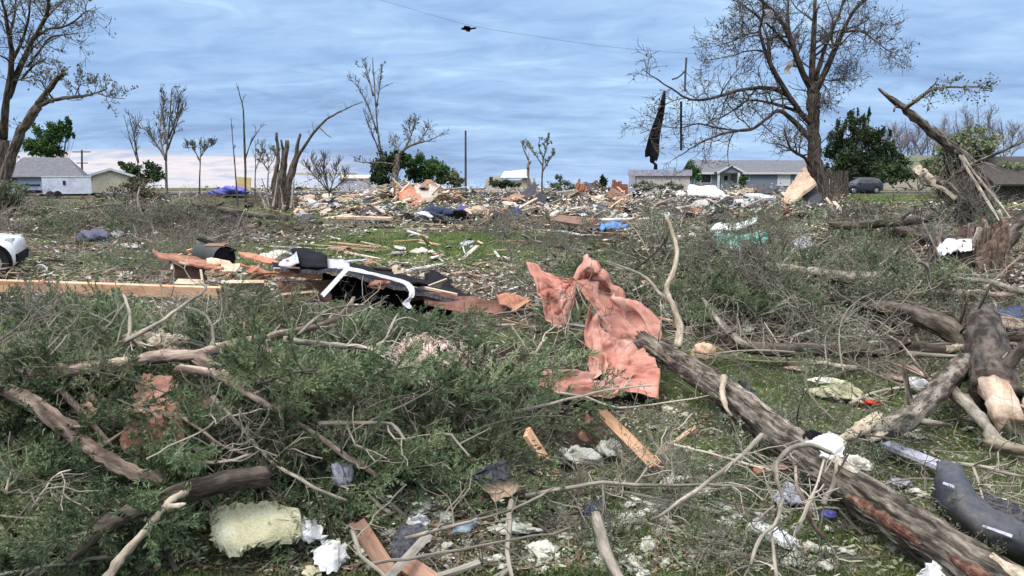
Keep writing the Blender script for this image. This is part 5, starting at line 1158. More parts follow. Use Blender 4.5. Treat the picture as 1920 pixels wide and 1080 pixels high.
log('thin splinter trailing from the long straight log to the right', [(1700, 664, .2), (1780, 668, .2), (1875, 672, .2)], .035, .008, BARKG, 7, 'splinter', 'wood strip')
log('grey split branch leaning on the left end of the straight log', [(1318, 560, .3), (1345, 600, .22), (1372, 630, .18), (1400, 648, .16)], .02, .034, BARKG, 8, rough=.4)
log('dark curved limb arching above the straight log', [(1470, 535, .3), (1530, 548, .3), (1580, 563, .3), (1640, 574, .32), (1700, 585, .36), (1760, 605, .32), (1810, 640, .15)], .018, .12, BARKD, 14, 'fallen_limb', 'limb', .15, .012)
log('broken forked limb with a pale splintered end beside the big log', [(1622, 812, .16), (1660, 803, .16), (1700, 785, .17), (1740, 750, .18), (1775, 715, .2), (1810, 682, .22)], .075, .10, BARK, 14, 'broken_limb', 'limb', .25, .012, 2)
log('pale splintered point of the forked limb', [(1578, 825, .17), (1600, 812, .20), (1625, 800, .2), (1648, 792, .2)], .025, .065, BARE, 9, 'splinter', 'wood strip', .6)
log('second pale splinter just under the splintered point', [(1628, 826, .13), (1650, 812, .16), (1672, 800, .16)], .028, .04, BARE, 8, 'splinter', 'wood strip', .5)
log('short thick log with a pale sawn looking broken end at the right', [(1842, 590, .35), (1850, 640, .32), (1858, 690, .28), (1868, 732, .24)], .16, .17, BARKD, 18, 'fallen_log', 'log', .15, .01, 1)
log('pale bare broken end of the short thick log', [(1860, 706, .28), (1874, 744, .22), (1890, 784, .13)], .135, .105, PEACH, 14, 'split_strip', 'wood strip', .2, .01)
log('pale limb with a stripped end at the right edge below the forked limb', [(1785, 735, .12), (1820, 765, .12), (1850, 800, .12), (1875, 835, .1), (1960, 865, .08)], .05, .045, BARKG, 10, 'fallen_limb', 'limb', .25, .01)
log('white stripped tip of the limb at the right edge', [(1862, 828, .15), (1890, 838, .14), (1950, 852, .12)], .045, .03, BARE, 8, 'split_strip', 'wood strip', .6)
log('thin pale pole lying from the dark bumper to the right edge', [(1780, 868, .1), (1850, 878, .1), (1960, 906, .1)], .018, .018, BARKG, 8)
log('arched pale branch looping over the big log toward the white plastic', [(1560, 850, .36), (1520, 835, .42), (1480, 842, .45), (1458, 866, .42), (1456, 900, .36), (1468, 935, .3), (1450, 985, .25), (1425, 1010, .2), (1410, 1058, .1)], .016, .013, BARKG, 8, wob=.01)
log('upright forked twig in front of the big log', [(1545, 862, .4), (1532, 910, .34), (1515, 950, .28), (1493, 1000, .16)], .010, .012, BARKG, 6)
log('curved brown twig between the two forked twigs', [(1492, 875, .35), (1494, 910, .3), (1510, 945, .24), (1525, 985, .14), (1550, 1010, .08)], .013, .015, BARKP, 7)
log('short thick twig hanging from the big log', [(1568, 870, .36), (1564, 905, .3), (1545, 945, .22)], .014, .018, BARKG, 7)
log('thin twig standing on the white plastic', [(1445, 985, .22), (1450, 1030, .14), (1456, 1085, .05)], .010, .012, BARKG, 6)
log('pale grey stick standing on the grass at the bottom', [(1117, 968, .2), (1126, 1000, .18), (1138, 1040, .14), (1175, 1110, .06)], .028, .030, BARKG, 10)
log('long thin branch across the grass from the pile to the big log', [(985, 930, .14), (1060, 915, .15), (1130, 905, .16), (1220, 910, .16), (1320, 908, .16), (1400, 915, .14)], .014, .010, BARKG, 7, wob=.008, twigs=8)
log('second thin branch rising from the bottom middle debris', [(760, 1010, .15), (850, 985, .18), (960, 955, .2), (1040, 915, .22)], .012, .009, BARKG, 6, twigs=6)
log('grey branch reaching left from the big log over the grass', [(1430, 815, .34), (1390, 855, .3), (1330, 900, .22), (1270, 945, .14), (1220, 975, .08)], .016, .009, BARKG, 7, twigs=6)
log('pale straight branch below the pink tarp', [(1040, 735, .25), (1100, 745, .24), (1160, 765, .22), (1250, 755, .22), (1330, 742, .2)], .012, .010, BARKG, 6, wob=.008)
log('thin green stem lying across the grass left of the big log', [(1250, 830, .12), (1330, 850, .14), (1400, 870, .16), (1450, 880, .16)], .011, .009, BARKG, 6, twigs=6)
log('long white bare branch at the right leaning over the hollow stump', [(1806, 430, 13.5), (1812, 470, 13.2), (1830, 515, 12.4), (1858, 555, 11.6), (1890, 620, 10.6), (1935, 700, 9.6)], .03, .022, BARKG, 8, wob=.02)
log('white bare strip hanging at the right edge above the stump', [(1872, 395, 14.5), (1882, 425, 14.4), (1884, 468, 14.2)], .035, .03, BARKG, 8, rough=.4)
log('pale curved root like limb below the hollow stump', [(1800, 470, 13.4), (1803, 520, 13.2), (1800, 555, 13.0), (1808, 580, 12.9)], .05, .05, BARKG, 8, rough=.3, endm=BARE)
log('pale dead stick standing in the brush left of the hollow stump', [(1722, 490, .9), (1738, 500, .8), (1742, 530, .55), (1745, 575, .1)], .02, .03, BARKG, 7)
log('straight pale stick leaning in the brush right of the curved limb', [(1625, 640, .1), (1670, 595, .45), (1730, 525, .9)], .012, .010, BARKG, 6)
log('short thick pale stick in the brush left of the stump', [(1650, 498, .5), (1665, 485, .55), (1682, 470, .6)], .03, .03, BARKG, 6)
log('long dark log lying behind the brush before the driveway lawn', [(1560, 425, .25), (1640, 420, .28), (1720, 412, .3), (1790, 405, .3)], .10, .09, BARKD, 9, 'fallen_log', 'log', .2, .02, 2)
log('dark fallen log just left of the hollow stump', [(1680, 432, .3), (1730, 440, .34), (1775, 452, .36), (1800, 470, .3)], .09, .17, BARKD, 10, 'fallen_log', 'log', .2, .02)
log('pale bent branch on the grass left of the rust red board', [(180, 478, .1), (205, 465, .18), (222, 450, .3)], .03, .035, BARKG, 7)
log('dark fallen trunk below the shattered double trunk', [(360, 382, .2), (420, 395, .3), (470, 402, .3), (540, 410, .3)], .16, .10, BARKD, 8, 'fallen_log', 'log', .2, .03, 2)
log('crooked pale sapling standing left of the cedar mound', [(262, 350, 29), (258, 375, 28.5), (268, 405, 28), (285, 425, 27.5), (288, 450, 27)], .03, .05, BARKG, 7)
log('bare curved sapling before the brick remnant', [(1020, 395, 26), (1035, 425, 25.5), (1040, 450, 25)], .02, .05, BARKD, 6, twigs=14, twm=TWIG)
log('dark thin sapling with small leaves on the middle lawn', [(940, 420, 22), (950, 455, 21.5), (953, 500, 21)], .015, .03, BARKD, 6, twigs=12, twm=TWIG)
# hollow shattered stump
def stump():
    c = at(1810, 500, 12.9); c[2] = float(H(c[0], c[1])); root = empty('hollow_stump', c, 'hollow shattered reddish stump with jagged shards at the right edge', 'stump')
    n = 48; ang = np.linspace(0, 2 * np.pi, n + 1); zz = np.linspace(0, 1, 9)
    top = .42 + .36 * fbm(np.cos(ang) * 2.2 + 5, np.sin(ang) * 2.2, 3) + .12 * rng.random(n + 1) + .22 * np.cos(ang); top[-1] = top[0]
    rad = .52 * (1 + .25 * (vnoise(np.cos(ang) * 3, np.sin(ang) * 3, 8) - .5)); g = np.array([[c + np.array((math.cos(a) * rad[i] * (1.12 - .2 * t + .25 * (1 - t) ** 4), math.sin(a) * rad[i] * (1.1 - .2 * t), top[i] * t)) for i, a in enumerate(ang)] for t in zz])
    mb = MB(); mb.slab(g, .07, 0, 1); mb.build('trunk', [HOLE, HOLE], root)
    mb = MB()
    for a, h, r in ((.6, .95, .17), (1.0, .88, .13), (.2, .8, .13), (2.6, .66, .12), (3.3, .58, .12), (4.1, .42, .10), (5.4, .7, .15)):
        p = c + np.array((math.cos(a) * .38, math.sin(a) * .38, 0)); limb(mb, [p, p + np.array((.02, 0, h * .5)), p + np.array((.06 * math.cos(a), 0, h))], r, r * .35, 8, .5)
    mb.build('shards', BARKP, root)
    mb = MB()
    for _ in range(60):
        a = rng.random() * 6.283; q = c + np.array((math.cos(a) * .56, math.sin(a) * .56, 0)); hh = .3 + .42 * rng.random(); limb(mb, [q, q + np.array((.01, -.02, hh * .5)), q + np.array((rng.normal() * .03, rng.normal() * .03 - .02, hh))], .03 + .03 * rng.random(), .006, 5, .5, k=2)
    mb.build('fibres', BARKD, root)
    p = at(1838, 428, c[1] - .1); q = at(1826, 458, c[1] - .2); mb = MB(); limb(mb, [q, (p + q) / 2, p], .05, .045, 9, .2); mb.build('branch_stub', BARKG, root)
    return c
SC = stump()
# ================================================================== CLOTH, SHEETS, BOARDS
def sheet(name, label, cat, ctrl, thick, m, ku=4, kv=4, wr=.0, ws=4.0, seed=1, jag=0.0, back=None, smooth=True):
    """ctrl: grid of (u, v, third) control points"""
    g = np.array([[rp(p) for p in row] for row in ctrl]); g = surf(g, ku, kv)
    if wr:
        du = np.gradient(g, axis=1); dv = np.gradient(g, axis=0); N_ = np.cross(du, dv); N_ /= np.linalg.norm(N_, axis=2)[..., None] + 1e-9
        m_, n_ = g.shape[:2]; A, B = np.meshgrid(np.linspace(0, ws, n_), np.linspace(0, ws, m_)); f = 1 - np.abs(2 * fbm(A * 1.0 + seed, B * .45 + seed * 2, seed, 3) - 1) * 2
        g = g + N_ * (wr * (f - .4))[..., None]
    if jag:
        m_, n_ = g.shape[:2]; e = np.zeros((m_, n_)); e[0] = e[-1] = 1; e[:, 0] = e[:, -1] = 1; g = g + (rng.normal(size=g.shape) * jag) * e[..., None]
    mb = MB(); mb.slab(g, thick, 0, 1 if back else None); return tag(mb.build(name, [m, back] if back else m, smooth=smooth), label, cat)
def above(p, gap=.17):
    u, v, Y = p; q = at(u, v, Y)
    while q[2] < H(q[0], q[1]) + gap and Y > 5: Y *= .99; q = at(u, v, Y)
    return q
def tarp():
    A = [[(986, 490, 9.1), (1004, 494, 9.05), (1024, 508, 9.0), (1048, 520, 8.95), (1078, 522, 8.85)],
         [(1001, 522, 8.9), (1022, 530, 8.95), (1044, 536, 8.8), (1062, 534, 8.9), (1079, 527, 8.83)],
         [(1013, 556, 8.75), (1031, 562, 8.9), (1048, 560, 8.68), (1066, 548, 8.85), (1079, 531, 8.8)],
         [(1024, 590, 8.6), (1040, 592, 8.75), (1054, 584, 8.55), (1071, 562, 8.75), (1080, 535, 8.78)],
         [(1036, 610, 8.5), (1050, 614, 8.62), (1062, 606, 8.48), (1074, 576, 8.7), (1081, 540, 8.76)]]
    B = [[(1078, 521, 8.85), (1086, 495, 8.9), (1094, 478, 8.95), (1103, 472, 8.95), (1122, 488, 8.95), (1148, 520, 8.9), (1180, 556, 8.8), (1214, 580, 8.7), (1240, 606, 8.55)],
         [(1079, 524, 8.83), (1092, 508, 8.75), (1103, 500, 8.65), (1114, 500, 8.7), (1132, 520, 8.6), (1156, 545, 8.75), (1186, 575, 8.6), (1216, 598, 8.55), (1239, 622, 8.45)],
         [(1080, 527, 8.82), (1098, 522, 8.85), (1110, 520, 8.85), (1122, 528, 8.75), (1140, 552, 8.75), (1160, 570, 8.58), (1188, 596, 8.6), (1214, 616, 8.42), (1238, 636, 8.35)],
         [(1081, 531, 8.8), (1098, 538, 8.7), (1110, 548, 8.6), (1124, 566, 8.55), (1140, 588, 8.5), (1160, 604, 8.55), (1186, 620, 8.38), (1210, 634, 8.38), (1232, 648, 8.25)],
         [(1082, 536, 8.78), (1094, 553, 8.65), (1106, 572, 8.6), (1118, 594, 8.5), (1134, 616, 8.45), (1154, 634, 8.4), (1176, 646, 8.35), (1198, 652, 8.25), (1222, 655, 8.2)]]
    C = [[(1106, 574, 8.55), (1118, 592, 8.5), (1132, 614, 8.45), (1152, 636, 8.4), (1182, 648, 8.3), (1214, 655, 8.2)],
         [(1098, 610, 8.45), (1114, 622, 8.38), (1132, 636, 8.25), (1154, 648, 8.32), (1180, 658, 8.15), (1210, 664, 8.1)],
         [(1094, 645, 8.3), (1112, 652, 8.2), (1132, 660, 8.1), (1152, 668, 8.15), (1182, 670, 8.0), (1222, 676, 7.95)],
         [(1104, 680, 8.1), (1118, 686, 8.0), (1136, 692, 7.92), (1156, 695, 8.0), (1188, 688, 7.85), (1232, 688, 7.8)],
         [(1112, 706, 7.95), (1126, 712, 7.85), (1142, 716, 7.78), (1160, 716, 7.85), (1192, 706, 7.7), (1238, 702, 7.68)]]
    D = [[(974, 682, 8.3), (1000, 685, 8.3), (1030, 693, 8.2), (1070, 697, 8.1), (1112, 700, 8.0), (1150, 696, 7.95), (1190, 686, 7.8), (1232, 682, 7.75)],
         [(984, 698, 8.15), (1006, 702, 8.2), (1035, 704, 8.1), (1072, 709, 8.0), (1112, 714, 7.85), (1152, 712, 7.8), (1194, 698, 7.65), (1238, 700, 7.62)],
         [(996, 716, 8.1), (1012, 715, 8.0), (1038, 716, 8.05), (1074, 722, 7.85), (1112, 730, 7.75), (1152, 732, 7.7), (1186, 716, 7.6), (1236, 722, 7.5)],
         [(1012, 728, 7.95), (1024, 724, 7.95), (1044, 729, 7.9), (1076, 737, 7.75), (1112, 739, 7.7), (1152, 740, 7.65), (1180, 726, 7.6), (1236, 742, 7.4)]]
    mb = MB()
    for q, (ctrl, sd, w) in enumerate(((A, 3, .035), (B, 5, .06), (C, 8, .075), (D, 11, .05))):
        g = surf(np.array([[above(p) for p in r] for r in ctrl]), 12, 13)
        du = np.gradient(g, axis=1); dv = np.gradient(g, axis=0); N_ = np.cross(du, dv); N_ /= np.linalg.norm(N_, axis=2)[..., None] + 1e-9; m_, n_ = g.shape[:2]
        S, T_ = np.meshgrid(np.linspace(0, 1, n_), np.linspace(0, 1, m_))
        if q < 2:      # folds fan out of the knot where the cloth is snagged
            d = np.linalg.norm(g - at(1079, 528, 8.82), axis=2); th = np.arctan2(g[..., 2] - at(1079, 528, 8.82)[2], g[..., 0] - at(1079, 528, 8.82)[0])
            f = 1 - np.abs(2 * vnoise(th * 5.5 + sd, d * 1.6 + sd, sd) - 1) * 1.6; f2 = 1 - np.abs(2 * fbm(S * 4 + T_ * 3 + sd, T_ * 2.2 - S * 2, sd + 3, 2) - 1) * 2; amp = np.clip(d / .35, .25, 1)
            h = (f * .9 + f2 * .5) * amp
        else:
            f = 1 - np.abs(2 * vnoise(S * (5 if q == 2 else 2.5) + T_ * 1.2 + sd, T_ * (1.6 if q == 2 else 3.2), sd) - 1) * 1.6; f2 = 1 - np.abs(2 * fbm(S * 5 + sd, T_ * 4, sd + 3, 2) - 1) * 2; h = f + .5 * f2
        f3 = (1 - np.abs(2 * fbm(S * 11 + T_ * 5 + sd, T_ * 9 - S * 4, sd + 7, 2) - 1) * 2) - .4
        mb.slab(g + N_ * (w * (h - .4) + .016 * f3)[..., None], .006)
    o = mb.build('pink_tarp', PINK, smooth=True); tag(o, 'large crumpled salmon pink tarp snagged on branches in the centre foreground', 'tarp')
tarp()
for k, pts in enumerate(([(1079, 527, 8.75), (1085, 545, 8.6), (1100, 575, 8.5), (1130, 600, 8.45)], [(1074, 540, 8.7), (1068, 580, 8.5), (1063, 640, 8.3), (1055, 700, 8.0)], [(1070, 650, 8.3), (1075, 690, 8.1), (1090, 730, 7.9)])):
    log(('twig snagged through the knot of the pink tarp', 'long thin twig hanging below the left wing of the pink tarp', 'short twig inside the open fold of the pink tarp')[k], pts, .009, .007, BARKG, 6, twigs=7)
def place(o, u, v, dz, rz, label, cat, rx=0, ry=0, s=1):
    o.location = Vector(rp((u, v, dz))); o.rotation_euler = (rx, ry, rz); o.scale = (s,) * 3 if np.ndim(s) == 0 else s; USED.add(o.name); return tag(o, label, cat)
def board(label, a, b, w, t, m, roll=0.0, cat='board', name='board', strips=3, jag=.1, bow=0):
    A, B = rp(a), rp(b); d = B - A; L = np.linalg.norm(d); o = board_mesh(L, w, t, m, name, strips, jag, bow)
    x = Vector(unit(d)); up = Vector((0, 0, 1)); y = up.cross(x).normalized(); z = x.cross(y); M_ = Matrix((x, y, z)).transposed().to_4x4() @ Matrix.Rotation(roll, 4, 'X')
    M_.translation = Vector((A + B) / 2); o.matrix_world = M_; USED.add(o.name); return tag(o, label, cat)
board('long orange timber lying level on the back of the cedar pile from the left edge', (-160, 530, 10.0), (424, 549, 9.9), .09, .14, RAW, .1, strips=1, jag=.2, cat='timber', name='timber')
board('weathered tan board end lying right of the long orange timber', (412, 537, 10.1), (506, 536, 10.2), .22, .045, RAWP, -.7)
board('rust brown board standing on edge under the white flashing strip', (520, 548, 10.6), (625, 545, 10.6), .30, .03, BROWNW, 1.2)
board('orange board edge under the black felt left of the flashing', (512, 509, 10.5), (606, 516, 10.5), .05, .10, RAW, .3)
board('tan splintered board lying at the foot of the rust brown board', (525, 555, 10.3), (600, 548, 10.4), .16, .03, RAWP, -.4)
board('white trim strip slanting down from the flashing to the cedar', (653, 502, 9.6), (603, 556, 9.3), .055, .02, WHITE, -.9, 'trim', 'trim_strip')
board('long white trim lying on the lawn behind the roof piece', (735, 512, .1), (825, 496, .1), .14, .03, WHITE, .1, 'trim', 'trim_strip')
board('white metal strip on the lawn behind the black felt', (620, 492, .15), (690, 487, .2), .2, .02, LILAC, .1, 'trim', 'trim_strip')
board('tan board lying on the green middle lawn behind the roof piece', (648, 473, .06), (712, 486, .06), .10, .04, RAWP, .0)
board('thin pale board sticking up on the middle lawn', (790, 440, .5), (805, 460, .1), .14, .03, RAWP, .3)
board('pointed orange board leaning in the cedar at lower centre', (985, 806, .52), (1042, 896, .22), .085, .03, RAW, .75)
board('straight orange board below the pink tarp', (1122, 768, .30), (1232, 878, .15), .085, .035, RAW, .5)
board('orange splintered lath on the grass right of the straight orange board', (1232, 852, .08), (1305, 800, .10), .03, .015, RAW, .3, strips=2, jag=.5)
board('brown board at the bottom edge left of the black shingle', (668, 978, .22), (740, 1090, .10), .09, .035, BROWNW, .4)
board('second brown board at the bottom edge under the grey lath', (752, 1052, .13), (850, 1118, .06), .10, .035, BROWNW, .4)
board('grey lath crossing the black shingle at the bottom edge', (712, 1100, .16), (806, 1000, .24), .045, .02, GREYW, .8)
board('grey painted plank lying behind the dark bumper', (1636, 822, .12), (1790, 884, .12), .16, .03, LILAC, -.1, cat='plank', name='plank')
board('short grey plank end left of the dark bumper plank', (1640, 838, .08), (1700, 848, .08), .10, .03, GREYW, .0)
board('rusty brown wood strip under the big log', (1412, 885, .12), (1500, 872, .16), .05, .03, PLY, .5)
board('pale board at the right edge by the short thick log', (1890, 735, .12), (1960, 790, .1), .1, .03, RAWP, .1)
board('long tan beam lying before the rubble field at left centre', (632, 407, .4), (735, 410, .4), .3, .10, RAWP, .1)
board('brown beam lying in the rubble right of centre', (1040, 410, .35), (1110, 419, .3), .5, .12, BROWNW, .4)
board('long pale board over the blue tarp in the rubble', (1128, 412, .5), (1218, 410, .5), .16, .04, WHITE, .2)
board('thin brown stick board slanting over the blue tarp', (1165, 420, .4), (1210, 402, .8), .07, .05, BROWNW, 0)
board('pale plank leaning against the big tree base from the right', (1548, 370, .6), (1562, 388, .1), .2, .05, RAWP, .5)
board('second pale plank right of the big tree base', (1563, 377, .7), (1582, 400, .1), .14, .05, RAWP, .5)
# rust coloured broken panels and roof piece
sheet('rust_panel', 'rust red broken panel jutting left above the long timber', 'panel', [[(284, 472, 11.4), (330, 478, 11.5), (378, 486, 11.5), (400, 488, 11.5)], [(300, 484, 10.9), (335, 492, 10.9), (372, 498, 10.8), (392, 504, 10.8)]], .025, PLY, 3, 2, 0, jag=.012, smooth=False)
sheet('splintered_plywood', 'tan splintered panel continuing right from the rust red panel', 'panel', [[(388, 486, 11.3), (420, 489, 11.3), (448, 494, 11.3)], [(386, 512, 10.8), (420, 508, 10.8), (450, 504, 10.9)]], .025, PLYP, 3, 3, .02, jag=.014, smooth=False)
sheet('rust_panel', 'narrow rust red panel strip between the barrel and the black felt', 'panel', [[(448, 474, 11.8), (480, 478, 11.7), (520, 488, 11.5)], [(452, 480, 11.5), (482, 488, 11.4), (520, 496, 11.3)]], .025, PLY, 3, 2, 0, jag=.01, smooth=False)
sheet('rust_panel', 'curved rust red panel end just left of the orange board edge', 'panel', [[(448, 494, 11.2), (475, 500, 11.0), (505, 512, 10.9)], [(455, 500, 10.9), (480, 510, 10.8), (502, 520, 10.7)]], .025, PLY, 3, 2, 0, jag=.01, smooth=False)
sheet('crate_side', 'dark rust box side under the rust red panel', 'panel', [[(318, 492, 11.1), (350, 497, 11.1), (384, 503, 11.0)], [(325, 522, 11.1), (350, 528, 11.1), (384, 532, 11.0)]], .025, BROWNW, 3, 3, 0, jag=.014, smooth=False)
board('thin upright lath under the rust red panel', (324, 490, 11.0), (322, 506, 10.9), .03, .02, RAWP)
board('second upright lath under the rust red panel', (376, 505, 10.8), (380, 530, 10.7), .03, .02, RAWP)
board('pale lath lying before the dark box side', (330, 528, 10.7), (380, 530, 10.6), .10, .02, RAWP, .6)
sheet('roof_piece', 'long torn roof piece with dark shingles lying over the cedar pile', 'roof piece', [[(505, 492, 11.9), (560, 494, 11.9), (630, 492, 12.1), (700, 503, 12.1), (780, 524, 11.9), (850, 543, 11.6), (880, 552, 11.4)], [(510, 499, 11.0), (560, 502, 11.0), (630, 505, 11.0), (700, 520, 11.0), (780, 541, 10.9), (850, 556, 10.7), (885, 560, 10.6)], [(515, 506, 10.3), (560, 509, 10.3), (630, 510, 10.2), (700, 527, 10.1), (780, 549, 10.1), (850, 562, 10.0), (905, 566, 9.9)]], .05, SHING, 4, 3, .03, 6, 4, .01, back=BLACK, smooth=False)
sheet('roof_shadow_sheet', 'black sheet standing in for the shadow under the roof piece', 'roof piece', [[(600, 512, 10.9), (680, 522, 10.9), (780, 546, 10.8), (850, 560, 10.6)], [(600, 560, 10.8), (680, 572, 10.8), (780, 590, 10.7), (850, 592, 10.5)]], .02, BLACK, 3, 3, .03, 5, 3, .02)  # black sheet added to darken the shaded hollow below the roof piece
sheet('brown_sheathing', 'red brown sheathing board under the right half of the roof piece', 'panel', [[(790, 546, 10.2), (860, 556, 10.0), (940, 566, 9.8), (992, 568, 9.7)], [(800, 574, 10.1), (860, 584, 9.9), (930, 588, 9.7), (985, 582, 9.6)]], .02, REDB, 3, 3, .02, 4, 6, .014, smooth=False)
sheet('rust_panel', 'rust orange sheathing end pointing right toward the pink tarp', 'panel', [[(928, 552, 9.8), (960, 553, 9.8), (990, 562, 9.8)], [(940, 572, 9.6), (966, 580, 9.6), (990, 578, 9.6)]], .02, PLY, 3, 3, .01, 3, 2, .01, smooth=False)
board('orange splintered stick at the right tip of the roof piece', (958, 585, 9.4), (996, 560, 9.5), .06, .03, RAW, .5, jag=.4)
board('thin orange lath along the edge of the roof piece', (775, 535, 10.3), (858, 553, 10.2), .03, .03, RAWP, .2)
FLASH = mat('dented_flashing', (.42, .42, .43), (.56, .56, .57), 5, .55, .3, dirt=.7, dirtc=(.25, .22, .19), vary=0, coords='obj')
sheet('flashing', 'white metal flashing along the roof piece with a curled drooping end', 'flashing', [[(654, 500, 9.95), (700, 510, 9.9), (740, 522, 9.85), (766, 530, 9.8), (777, 542, 9.6), (776, 556, 9.5), (768, 566, 9.45), (774, 578, 9.4)], [(651, 506, 9.85), (699, 515, 9.8), (739, 527, 9.75), (759, 535, 9.7), (767, 545, 9.55), (766, 556, 9.45), (755, 569, 9.42), (765, 579, 9.4)]], .006, FLASH, 5, 3, .018, 5, 2, .003, smooth=False)
sheet('black_felt', 'peaked black roofing felt standing on the left of the roof piece', 'roofing felt', [[(548, 470, 11.3), (560, 464, 11.3), (585, 470, 11.4), (612, 482, 11.3)], [(552, 486, 10.9), (566, 482, 10.6), (590, 484, 10.7), (614, 490, 10.8)], [(556, 500, 10.6), (570, 500, 10.3), (592, 500, 10.3), (614, 500, 10.4)]], .01, BLACK, 4, 4, .03, 3, 5)
sheet('grey_sheet', 'blue grey sheet beside the peaked black felt', 'sheet', [[(530, 486, 11.0), (546, 480, 10.9), (556, 472, 10.8)], [(522, 498, 10.6), (542, 499, 10.5), (560, 492, 10.4)]], .01, LILAC, 4, 4, .02, 3, 3)
sheet('grey_sheet', 'pale grey sheet right of the peaked black felt', 'sheet', [[(612, 488, 11.3), (635, 486, 11.4), (655, 492, 11.2)], [(614, 502, 10.6), (636, 503, 10.5), (656, 505, 10.4)]], .01, LILAC, 4, 4, .03, 3, 6)
sheet('dark_scrap', 'dark torn shingle flap standing behind the roof piece', 'roofing felt', [[(796, 516, 12.0), (815, 510, 12.1), (838, 520, 11.9), (850, 528, 11.7)], [(798, 532, 11.6), (818, 540, 11.5), (838, 546, 11.4), (850, 546, 11.3)]], .02, BROWNW, 3, 3, .03, 3, 7, .015, back=BLACK)
# splintered bits round the wreck
for i in range(22):
    u, v = 290 + 620 * rng.random(), 0; v = 478 + (u - 290) * .13 + rng.normal() * 14; a = rng.normal() * .5; l = 12 + 26 * rng.random(); Yb = 11.2 - (u - 290) * .0022 + rng.normal() * .25
    p, q = at(u, v, Yb), at(u + l, v + l * a * .5, Yb + rng.normal() * .2)
    o_ = board_mesh(float(np.linalg.norm(q - p)) * 1.3, .05 + .10 * rng.random(), .02, (PLY, RAW, BROWNW, RAWP, PLY, BLACK)[i % 6], 'splintered_board', 3, .5); x_ = Vector(unit(q - p)); o_.location = Vector((p + q) / 2); o_.rotation_euler = (rng.normal() * .7, -math.asin(max(-1, min(1, x_.z))), math.atan2(x_.y, x_.x)); USED.add(o_.name)
    tag(o_, 'small splintered board bit among the wreck around the roof piece', 'board', 'splintered bits around the roof piece')
# barrel like dark drum
def drum():
    c = at(405, 481, 12.6); mb = MB(); ax = unit(np.array((.75, -.62, -.05))); P = [c - ax * .42, c - ax * .40, c - ax * .1, c - ax * .05, c + ax * .22, c + ax * .25]
    mb.tube(P, [.15, .18, .18, .195, .18, .19], 28, 0, False); o = mb.build('drum', mat('dark_green_plastic', (.035, .042, .036), (.07, .08, .07), 4, .6, .1, dirt=.4, coords='obj'), smooth=True)
    tag(o, 'dark green open drum lying on its side behind the rust red panel', 'drum')
    mb = MB(); mb.tube([c + ax * .25, c + ax * .0, c - ax * .3], [.165, .16, .15], 28, 0, True); i = mb.build('inside', BLACK, origin=o.location); i.parent = o; i.location = (0, 0, 0)
    board('black strip lying over the open drum', (372, 447, 12.9), (440, 471, 12.5), .09, .02, BLACK, .2, 'trim', 'trim_strip')
drum()
# car bumper at lower right
sheet('car_bumper', 'dark car bumper cover with pale slots lying by the big log', 'bumper', [[(1757, 866, .34), (1790, 868, .36), (1808, 888, .34), (1834, 928, .30), (1884, 968, .28), (1970, 1002, .28)], [(1756, 872, .36), (1787, 876, .38), (1804, 897, .36), (1831, 936, .32), (1882, 976, .30), (1972, 1010, .30)], [(1755, 898, .30), (1780, 912, .34), (1802, 934, .33), (1832, 968, .29), (1886, 1003, .27), (1980, 1037, .27)], [(1751, 922, .20), (1772, 947, .24), (1800, 972, .23), (1835, 1002, .20), (1892, 1033, .18), (1990, 1066, .18)], [(1742, 934, .06), (1772, 970, .07), (1805, 996, .07), (1842, 1025, .07), (1904, 1054, .07), (1995, 1090, .07)]], .012, PLASTD, 6, 6, .007, 5, 4, .006)
bp = bpy.data.objects['car_bumper']
for lab, a in (('slot', [[(1770, 904, .36), (1790, 911, .37)], [(1768, 908, .35), (1788, 916, .36)]]), ('slot', [[(1843, 984, .30), (1898, 1003, .28)], [(1842, 988, .29), (1897, 1009, .27)]])):
    g = np.array([[rp(p) for p in r] for r in a]); g = surf(g, 3, 2) + (np.array((0, 0, CH)) - g.mean((0, 1))) * .006; mb = MB(); mb.slab(g, .008); s = mb.build('slot', LILAC, origin=bp.location); s.parent = bp; s.location = (0, 0, 0)
sheet('bumper_lining', 'grey black torn lining behind the dark bumper', 'lining', [[(1800, 905, .1), (1850, 925, .12), (1960, 960, .1)], [(1830, 940, .06), (1880, 965, .08), (1970, 1000, .06)]], .01, SHING, 4, 4, .03, 3, 3, .01)
# soft things
def soft(name, label, cat, u, v, dz, sx, sy, sz, m, rz=0, rough=.6, seed=1, res=26, rx=0, ry=0):
    o = lump_mesh(sx, sy, sz, m, name, rough, res, seed); return place(o, u, v, dz, rz, label, cat, rx, ry)
def fluff():
    c = rp((808, 668, .42)); mb = MB(); n = 3200; d = rng.normal(size=(n, 3)); base = np.array((.20, .15, .07))
    cl = rng.normal(size=(26, 3)) * base * .85; cl[:, 2] = np.abs(cl[:, 2]) * (1.5 - 4.5 * np.abs(cl[:, 0] + .05)).clip(.35, 1.5); C = c + cl[rng.integers(0, 26, n)] + d * .030
    leafcloud(mb, C, .05, 0, .10); o = mb.build('insulation_fluff', INSP); return tag(o, 'fluffy pink insulation clump in the middle of the cedar pile', 'insulation')
fl = fluff(); k_ = lump_mesh(.50, .36, .30, INSP, 'core', 1.0, 40, 4); k_.parent = fl; k_.location = (0, 0, .0)
g = []
